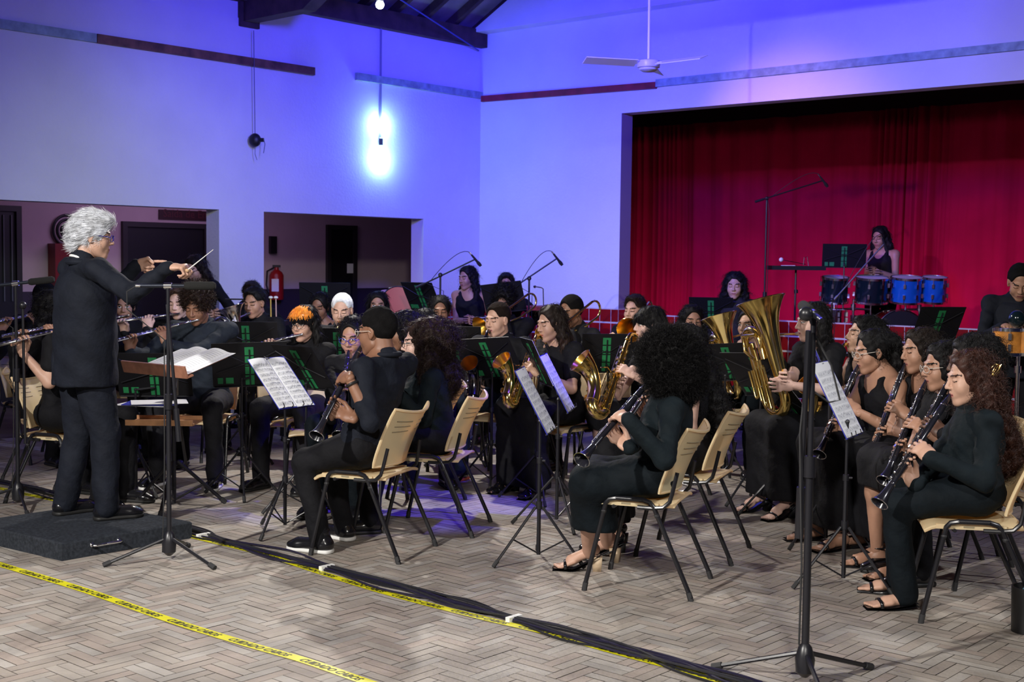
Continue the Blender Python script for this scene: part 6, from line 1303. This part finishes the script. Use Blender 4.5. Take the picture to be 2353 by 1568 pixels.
# red drum by the parapet, bongos, maraca
drum('floor_tom', P(1924, 842, 10.4), 0.135, 0.20, m_redshell, 'red tom with chrome hoops on the floor before the tiles', group='percussion at the tiles', legs=True)
for j_, (px, r_) in enumerate(((2318, 0.10), (2362, 0.115))):
    c = P(px, 785, 9.0); t = drum('bongo_drum', c, r_, 0.17, mat('bongo_wood', (0.55, 0.22, 0.04), 0.3, noise=0.5, nscale=10), ['bongo drum with orange and black staves at the right edge, the nearer to the centre', 'second bongo drum cut by the right edge'][j_], group='bongos', lugs=5, head=mat('hide', (0.6, 0.45, 0.3), 0.6))
c = P(2340, 812, 9.02); t = thing('bongo_stand', 'silver tube stand under the bongos', 'stand', (c.x, c.y, 0)); mb = MB(); mb.tube([(c.x, c.y, 0.04), (c.x, c.y, c.z)], 0.014, 10); mb.tube([P(2318, 808, 9.0), c, P(2362, 808, 9.0)], 0.012, 8); mb.cyl((c.x, c.y, 0.85), (c.x, c.y, 0.9), 0.024); mb.build('post', m_silver, t); tripod(t, (c.x, c.y, 0), 0.35, 0.3, 0, 0.010, mats=m_silver)
c = P(2338, 733, 8.95); mb = MB(); mb.sphere(c, 0.062, 24); tag(mb.build('shaker_ball', m_tomb), 'glossy black ball shaker held above the bongos', 'shaker')
c = P(2282, 776, 9.6); t = thing('hand_cymbal', 'thin brass cymbal lying flat behind the curly-haired players at right', 'cymbal', (c.x, c.y, 0)); mb = MB(); mb.lathe([(0.0, 0.02), (0.04, 0.018), (0.05, 0.008), (0.19, 0.0)], 30, c, cap=False); mb.build('plate', mat('cymbal_brass', (0.7, 0.5, 0.2), 0.3, metal=1.0), t); mb = MB(); mb.tube([(c.x, c.y, 0.02), c + Zv * .03], 0.008, 7); mb.build('post', m_silver, t); tripod(t, (c.x, c.y, 0), 0.3, 0.25, 0, 0.007, mats=m_silver)
# percussion by the corridor: big red drum, low table, mallets
c = P(921, 700, 13.2); drum('marching_drum', c, 0.17, 0.28, mat('drum_pale', (0.5, 0.3, 0.45), 0.3), 'round drum with a red head standing on edge in the second opening', tilt=84, az=98, group='back percussion', head=mat('red_head', (0.42, 0.01, 0.04), 0.35))
c2 = P(890, 702, 13.6); mb = MB(); mb.lathe([(0.0, 0.02), (0.05, 0.02), (0.17, 0.0)], 30, c2, (0.3, -1, 0.2), cap=False); t = thing('crash_cymbal', 'brass cymbal left of the red-headed drum', 'cymbal', (c2.x, c2.y, 0)); mb.build('plate', mat('cymbal_brass', (0.7, 0.5, 0.2), 0.3, metal=1.0), t); mb = MB(); mb.tube([(c2.x, c2.y + .02, 0.02), c2], 0.009, 7); mb.build('post', m_silver, t)
def table(name, cpx, Y, w, d, z, label, m):
    c = P(cpx, 700, Y); t = thing(name, label, 'table', (c.x, c.y, 0)); mb = MB(); mb.box((c.x, c.y, z), (w, d, 0.04)); mb.build('top', m, t, smooth=False)
    for i in (-1, 1):
        for j in (-1, 1): mb = MB(); mb.tube([(c.x + i * (w / 2 - .04), c.y + j * (d / 2 - .04), 0), (c.x + i * (w / 2 - .04), c.y + j * (d / 2 - .04), z)], 0.015, 8); mb.build('leg', m_tube, t)
    return t
table('percussion_table', 520, 11.8, 0.9, 0.5, 1.02, 'dark percussion table in front of the white pillar', m_folder)
for px, lb_, cl in ((622, 'yellow-shafted mallet standing upright by the fire extinguisher', (0.65, 0.45, 0.1)), (634, 'pink-shafted mallet standing upright by the fire extinguisher', (0.6, 0.4, 0.35))):
    a = P(px, 684, 11.6); t = thing('upright_mallet', lb_, 'mallet', a, 0); mb = MB(); mb.sphere(a, 0.018, 10, sc=(1.2, 1.2, .8)); mb.build('head', m_white, t); mb = MB(); mb.tube([a, P(px + 1, 745, 11.6)], 0.006, 6); mb.build('shaft', mat('shaft_%d' % px, cl, 0.5), t)
t = table('mallet_rack', 628, 11.6, 0.25, 0.2, P(628, 742, 11.6).z, 'small dark rack holding two upright mallets', m_folder)
mb = MB(); mb.box(P(548, 688, 11.9), (0.24, 0.05, 0.012)); tag(mb.build('chime_bar', m_folder), 'thin black bar above the silver euphonium bell', 'bar')
p_ = P(548, 688, 11.9); mb = MB(); mb.tube([(p_.x + .06, p_.y, 1.02), (p_.x + .06, p_.y, p_.z)], 0.006, 6); tag(mb.build('bar_post', m_stand), 'thin post carrying the black bar', 'post')
table('keyboard_percussion', 1092, 12.6, 0.7, 0.4, 0.92, 'dark percussion table in front of the standing girl', m_folder)
t = table('chime_table', 1240, 13.2, 0.7, 0.35, P(1240, 708, 13.2).z, 'red-covered percussion table below the gooseneck microphone', mat('red_cover', (0.45, 0.01, 0.01), 0.5))
mb = MB(); mb.tube([P(1249, 702, 13.1), P(1248, 664, 13.1), P(1243, 661, 13.1), P(1229, 659, 13.1)], 0.006, 6); mb.sphere(P(1229, 659, 13.1), 0.016, 8); tag(mb.build('gooseneck_microphone', m_silver), 'small bent gooseneck microphone on the red-covered table', 'microphone')
# ---- wall fittings in the corridor
def on_wall(px, py, w, h, d, m, name, label, cat, smooth=False):
    u = cor_u(px); z = cz(px, py); mb = MB(); room_box(mb, u - w / 2, u + w / 2, CV + 0.005, CV + d, z - h / 2, z + h / 2); return tag(mb.build(name, m, smooth=False), label, cat)
m_redbox = mat('red_cabinet', (0.20, 0.012, 0.012), 0.4)
t = on_wall(150, 612, 0.42, 0.5, 0.16, m_redbox, 'fire_hose_cabinet', 'dark red fire hose cabinet on the corridor wall behind the conductor', 'cabinet')
u = cor_u(152); z = cz(152, 530); mb = MB(); c = R(u, CV + 0.01, z)
for r_ in (0.17, 0.12, 0.07, 0.025): mb.torus(c + VD * 0.02, r_, 0.016, VD, 36, 8)
mb.lathe([(0.185, 0), (0.18, 0.012), (0, 0.012)], 36, c, VD, 1)
tag(mb.build('wall_grille', [m_black, m_corr]), 'round black wall grille of concentric rings behind the conductor\'s head', 'grille')
u0, u1 = cor_u(474), cor_u(364); z0, z1 = cz(420, 506), cz(420, 484); sg = thing('exit_sign', 'dark red emergency exit sign above the corridor doorway', 'sign', R((u0 + u1) / 2, CV, z0))
mb = MB(); room_box(mb, u0 - .25, u1, CV + 0.004, CV + 0.02, z0, z1); mb.build('panel', mat('sign_panel', (0.035, 0.004, 0.008), 0.5), sg, smooth=False)
def text_mesh(body, size, M4, name, m, parent=None, shear=0.0, bold=0.0):
    cu = bpy.data.curves.new('lettering', 'FONT'); cu.body = body; cu.size = size; cu.shear = shear; cu.offset = bold; cu.align_x = 'LEFT'; cu.resolution_u = 2
    o = bpy.data.objects.new('lettering_curve', cu); COL.objects.link(o); dg = bpy.context.evaluated_depsgraph_get(); me = bpy.data.meshes.new_from_object(o.evaluated_get(dg)); bpy.data.objects.remove(o); bpy.data.curves.remove(cu)
    V = [M4 @ v.co for v in me.vertices]; F_ = [list(p.vertices) for p in me.polygons]; bpy.data.meshes.remove(me); return V, F_
V, F_ = text_mesh('Saída de Emergência', 0.135, Matrix.Identity(4), '', None)
mb = MB(); o_ = R(u1 - 0.05, CV + 0.023, z0 + 0.03); mb.add([tuple(o_ - UD * p.x + Zv * p.y) for p in V], F_); mb.build('lettering', mat('sign_red_text', (0.10, 0.012, 0.02), 0.5), sg, smooth=False)
on_wall(624, 563, 0.10, 0.22, 0.05, m_black, 'wall_switch_box', 'small black box on the corridor wall above the fire extinguisher', 'box')
on_wall(803, 617, 0.12, 0.13, 0.03, m_white, 'door_notice', 'small pale notice beside the narrow dark corridor door', 'notice')
u = cor_u(622); zt = cz(622, 612); zb = cz(622, 690); c = R(u, CV + 0.12, zb); t = thing('fire_extinguisher', 'red fire extinguisher hanging in the second opening beside the pillar', 'fire extinguisher', c)
h_ = (zt - zb) * 0.9; mb = MB(); mb.lathe([(0.0, 0), (0.085, 0.01), (0.09, 0.03), (0.09, h_ * .82), (0.07, h_ * .92), (0.03, h_), (0.025, h_ + .03)], 24, c); mb.build('cylinder', mat('extinguisher_red', (0.30, 0.01, 0.01), 0.3), t)
mb = MB(); mb.box(c + Vector((0, -0.095, h_ * .5)), (0.09, 0.004, 0.16)); mb.build('label_plate', m_white, t, smooth=False)
mb = MB(); mb.box(c + Vector((0, 0, h_ + .045)), (0.10, 0.03, 0.03)); mb.tube([c + Vector((-.03, 0, h_ + .03)), c + Vector((-.12, 0, h_ - .02)), c + Vector((-.13, 0, h_ * .5)), c + Vector((-.10, 0, h_ * .25))], 0.011, 7); mb.build('valve_and_hose', m_black, t)
# ---- hanging things
hb = R(3.42, 0.09, 0); zc = P(586, 322, hb.y).z; c = P(586, 322, hb.y); t = thing('hanging_lamp', 'small round black lamp hanging on a thin cord from the truss', 'hanging lamp', c)
mb = MB(); mb.sphere(c, 0.062, 20, sc=(1, .8, 1.1)); mb.cyl(c, c + Vector((0.09, -0.0, 0.002)), 0.020); mb.build('housing', m_black, t)
mb = MB(); mb.tube([c + Zv * 0.06, P(583, 70, hb.y)], 0.004, 5); mb.tube([c - Zv * .06, c + Vector((0.0, 0, -.14)), c + Vector((0.02, 0, -.20))], 0.003, 5); mb.tube([c + Vector((.09, 0, 0)), c + Vector((.10, 0, -.04)), c + Vector((.085, 0, -.13))], 0.004, 5); mb.build('cord', mat('grey_cord', (0.12, 0.12, 0.2), 0.6), t)
ug = 1.655; t = thing('wall_lamp_pair', 'pair of glaring wall lamps on a thin conduit on the blue wall', 'wall lamp', R(ug, 0, 2.89)); mb = MB(); mb.tube([R(ug, 0.02, 4.14), R(ug, 0.02, 2.95)], 0.012, 8); mb.build('conduit', mat('conduit_grey', (0.3, 0.3, 0.35), 0.5), t)
mb = MB(); mb.box(R(ug, 0.03, 2.90), (0.04, 0.04, 0.07)); mb.build('bracket', m_black, t)
m_glow = mat('lamp_glow', (0.8, 0.95, 1.0), 0.5, emis=(0.55, 0.9, 1.0), estr=40)
for z in (3.08, 2.70):
    mb = MB(); c = R(ug, 0.06, z); mb.sphere(c, 0.055, 16, sc=(1, 1, 1.3)); mb.build('bulb', m_glow, t); lamp('wall_bulb_light', 'POINT', tuple(R(ug, 0.13, z)), None, 3.6, (0.28, 0.72, 1.0), 0.05)
t = thing('truss_bulb', 'bright white lamp under the roof truss', 'lamp', BULB); mb = MB(); mb.sphere(BULB, 0.036, 16); mb.build('bulb', mat('bulb_white', (1, 1, 1), 0.5, emis=(0.85, 0.95, 1.0), estr=60), t)
mb = MB(); mb.lathe([(0.03, 0.03), (0.04, 0.06), (0.03, 0.10)], 16, BULB); mb.tube([BULB + Zv * .1, BULB + Zv * 1.6], 0.006, 6); mb.build('holder', m_black, t)
FC = P(1490, 150, 11.0); t = thing('ceiling_fan', 'white three-bladed ceiling fan hanging on a long rod', 'ceiling fan', FC); mb = MB(); mb.tube([FC + Zv * 0.05, P(1494, -120, 11.0)], 0.011, 8); mb.build('rod', m_white, t)
mb = MB(); mb.lathe([(0.0, -0.060), (0.05, -0.055), (0.075, -0.040), (0.080, -0.025), (0.095, -0.02), (0.100, 0.01), (0.095, 0.035), (0.03, 0.05), (0.0, 0.052)], 28, FC); mb.build('motor', mat('fan_metal', (0.55, 0.54, 0.5), 0.35, noise=.1), t)
for az in (-106, 14, 134):
    d = azv(az); s_ = Vector((d.y, -d.x, 0)); upb = (Zv * math.cos(.35) + s_ * math.sin(.35)); sb = d.cross(upb); mb = MB(); Rm = Matrix((d, sb, upb)).transposed(); mb.box(FC + d * 0.34 + Zv * 0.012, (0.46, 0.115, 0.006), Rm); mb.box(FC + d * 0.11 + Zv * .015, (0.08, 0.03, 0.008), Rm); mb.build('blade', m_white, t, smooth=False)
# ---- floor cables and tape
def spline(pts, n=8):
    out = []; p = [pts[0]] + list(pts) + [pts[-1]]
    for i in range(1, len(p) - 2):
        for k in range(n):
            t_ = k / n; a, b, c, d = p[i - 1], p[i], p[i + 1], p[i + 2]
            out.append(0.5 * ((2 * b) + (c - a) * t_ + (2 * a - 5 * b + 4 * c - d) * t_ ** 2 + (3 * b - a - 3 * c + d) * t_ ** 3))
    return out + [pts[-1]]
CPX = [(-60, 1100), (40, 1118), (130, 1142), (230, 1170), (330, 1196), (445, 1226), (520, 1250), (640, 1280), (750, 1309), (900, 1350), (1050, 1393), (1181, 1428), (1310, 1462), (1440, 1500), (1560, 1532), (1700, 1572), (1800, 1600)]
cols = [(0.010, 0.010, 0.014), (0.012, 0.010, 0.03), (0.02, 0.02, 0.025)]; r_ = random.Random(9)
CABL = ['dark cable in the bundle along the upper yellow tape, ' + q_ for q_ in ('nearest the tape', 'second from the tape', 'third from the tape', 'fourth from the tape', 'fourth from the outer side', 'third from the outer side', 'second from the outer side', 'farthest from the tape')]
for i in range(8):
    pts = []
    for j, (x, y) in enumerate(CPX):
        tie = j in (6, 8, 11); amp = 0.012 if tie else 0.05; g = G(x, y); pts.append(Vector((g.x + r_.uniform(-amp, amp), g.y + r_.uniform(-amp, amp) * 1.0 + 0.01 * (i - 3.5) * (0.8 if tie else 1.6), 0.007 + 0.006 * (i % 3))))
    mb = MB(); mb.tube(spline(pts, 6), 0.0055, 7)
    tag(mb.build('floor_cable', mat('cable_%d' % (i % 3), cols[i % 3], 0.4)), CABL[i], 'cable', 'bundled floor cables')
for k_, (x, y) in enumerate(((468, 1236), (751, 1310), (1181, 1428))):
    g = G(x, y); mb = MB(); mb.box(g + Zv * 0.012, (0.024, 0.085, 0.024), Matrix.Rotation(-0.75, 3, 'Z')); tag(mb.build('cable_tie', m_white), ['white tape wrap around the cable bundle beside the podium', 'white tape wrap around the cable bundle near the foreground man\'s shoe', 'white tape wrap around the cable bundle at the bottom centre'][k_], 'cable tie', 'cable ties')
m_tape = mat('yellow_tape', (0.72, 0.68, 0.01), 0.35, noise=0.08, nscale=20); m_tint = mat('tape_text', (0.03, 0.03, 0.01), 0.5)
def tape(px, label, wd, phase):
    t = thing('warning_tape', label, 'tape', G(*px[len(px) // 2])); c = spline([G(*p) for p in px], 10); mb = MB(); V = []
    ln = [0]
    for i in range(1, len(c)): ln.append(ln[-1] + (c[i] - c[i - 1]).length)
    def at(s):
        s = max(0, min(s, ln[-1] - 1e-4)); i = next(k for k in range(1, len(ln)) if ln[k] > s); w_ = (s - ln[i - 1]) / (ln[i] - ln[i - 1]); p = c[i - 1].lerp(c[i], w_); d = (c[min(i + 1, len(c) - 1)] - c[max(i - 2, 0)]).normalized(); return p, d
    n = len(c); mb.grid(lambda u, v: (lambda q: q[0] + Vector((-q[1].y, q[1].x, 0)) * (v - .5) * wd + Zv * 0.0035)(at(u * ln[-1])), n * 2, 1); o = mb.build('strip', m_tape, t, smooth=False)
    TV, TF = text_mesh('CUIDADO CABOS', wd * 0.80, Matrix.Identity(4), '', None, shear=0.35, bold=0.0014); wt = max(p.x for p in TV); s = phase; mb = MB()
    while s + wt < ln[-1]:
        vs = []
        for p in TV: q, d = at(s + p.x); vs.append(tuple(q + Vector((-d.y, d.x, 0)) * (p.y - wd * 0.29) + Zv * 0.0045))
        mb = MB(); mb.add(vs, TF); mb.build('lettering', m_tint, t, smooth=False); s += wt + wd * 1.15
TAPE1 = [(-60, 1108), (40, 1133), (130, 1152), (230, 1180), (330, 1206), (445, 1236), (600, 1274), (750, 1322), (900, 1368), (1100, 1420), (1250, 1455), (1400, 1497), (1560, 1540), (1700, 1582)]
tape(TAPE1, 'yellow warning tape stuck along the cable bundle', 0.05, 0.05)
tape([(-80, 1275), (0, 1299), (200, 1360), (400, 1430), (560, 1480), (700, 1520), (850, 1572), (950, 1602)], 'yellow warning tape crossing the floor in the lower left corner', 0.055, 0.12)
# ---- small things on the floor
mb = MB(); g = G(1603, 1108); mb.box(g + Zv * 0.002, (0.30, 0.21, 0.003), Matrix.Rotation(0.5, 3, 'Z')); tag(mb.build('paper_sheet', m_paper, smooth=False), 'white sheet of paper lying on the floor behind the foreground chairs', 'paper')
mb = MB(); g = G(1000, 1060); mb.box(G(1290, 1000) + Zv * 0.002, (0.25, 0.2, 0.003), Matrix.Rotation(0.2, 3, 'Z')); tag(mb.build('paper_sheet', m_paper, smooth=False), 'pale sheet on the floor beside the bare knee of the bangs girl', 'paper')
g = G(2362, 1452); t = thing('black_bin', 'small black container with a blue-white bottle at the right edge', 'container', g); mb = MB(); mb.lathe([(0.07, 0), (0.075, 0.20), (0.068, 0.20), (0.063, 0.02)], 24, g); mb.build('pot', m_black, t)
t = thing('bottle', 'blue and white bottle cap showing above the black container', 'bottle', g + Zv * .02); mb = MB(); mb.lathe([(0.035, 0.02), (0.035, 0.18), (0.015, 0.205), (0.015, 0.225), (0, 0.226)], 16, g); mb.build('glass', mat('bottle_blue', (0.25, 0.5, 0.7), 0.2), t)
if not CH_USED[0]: pass
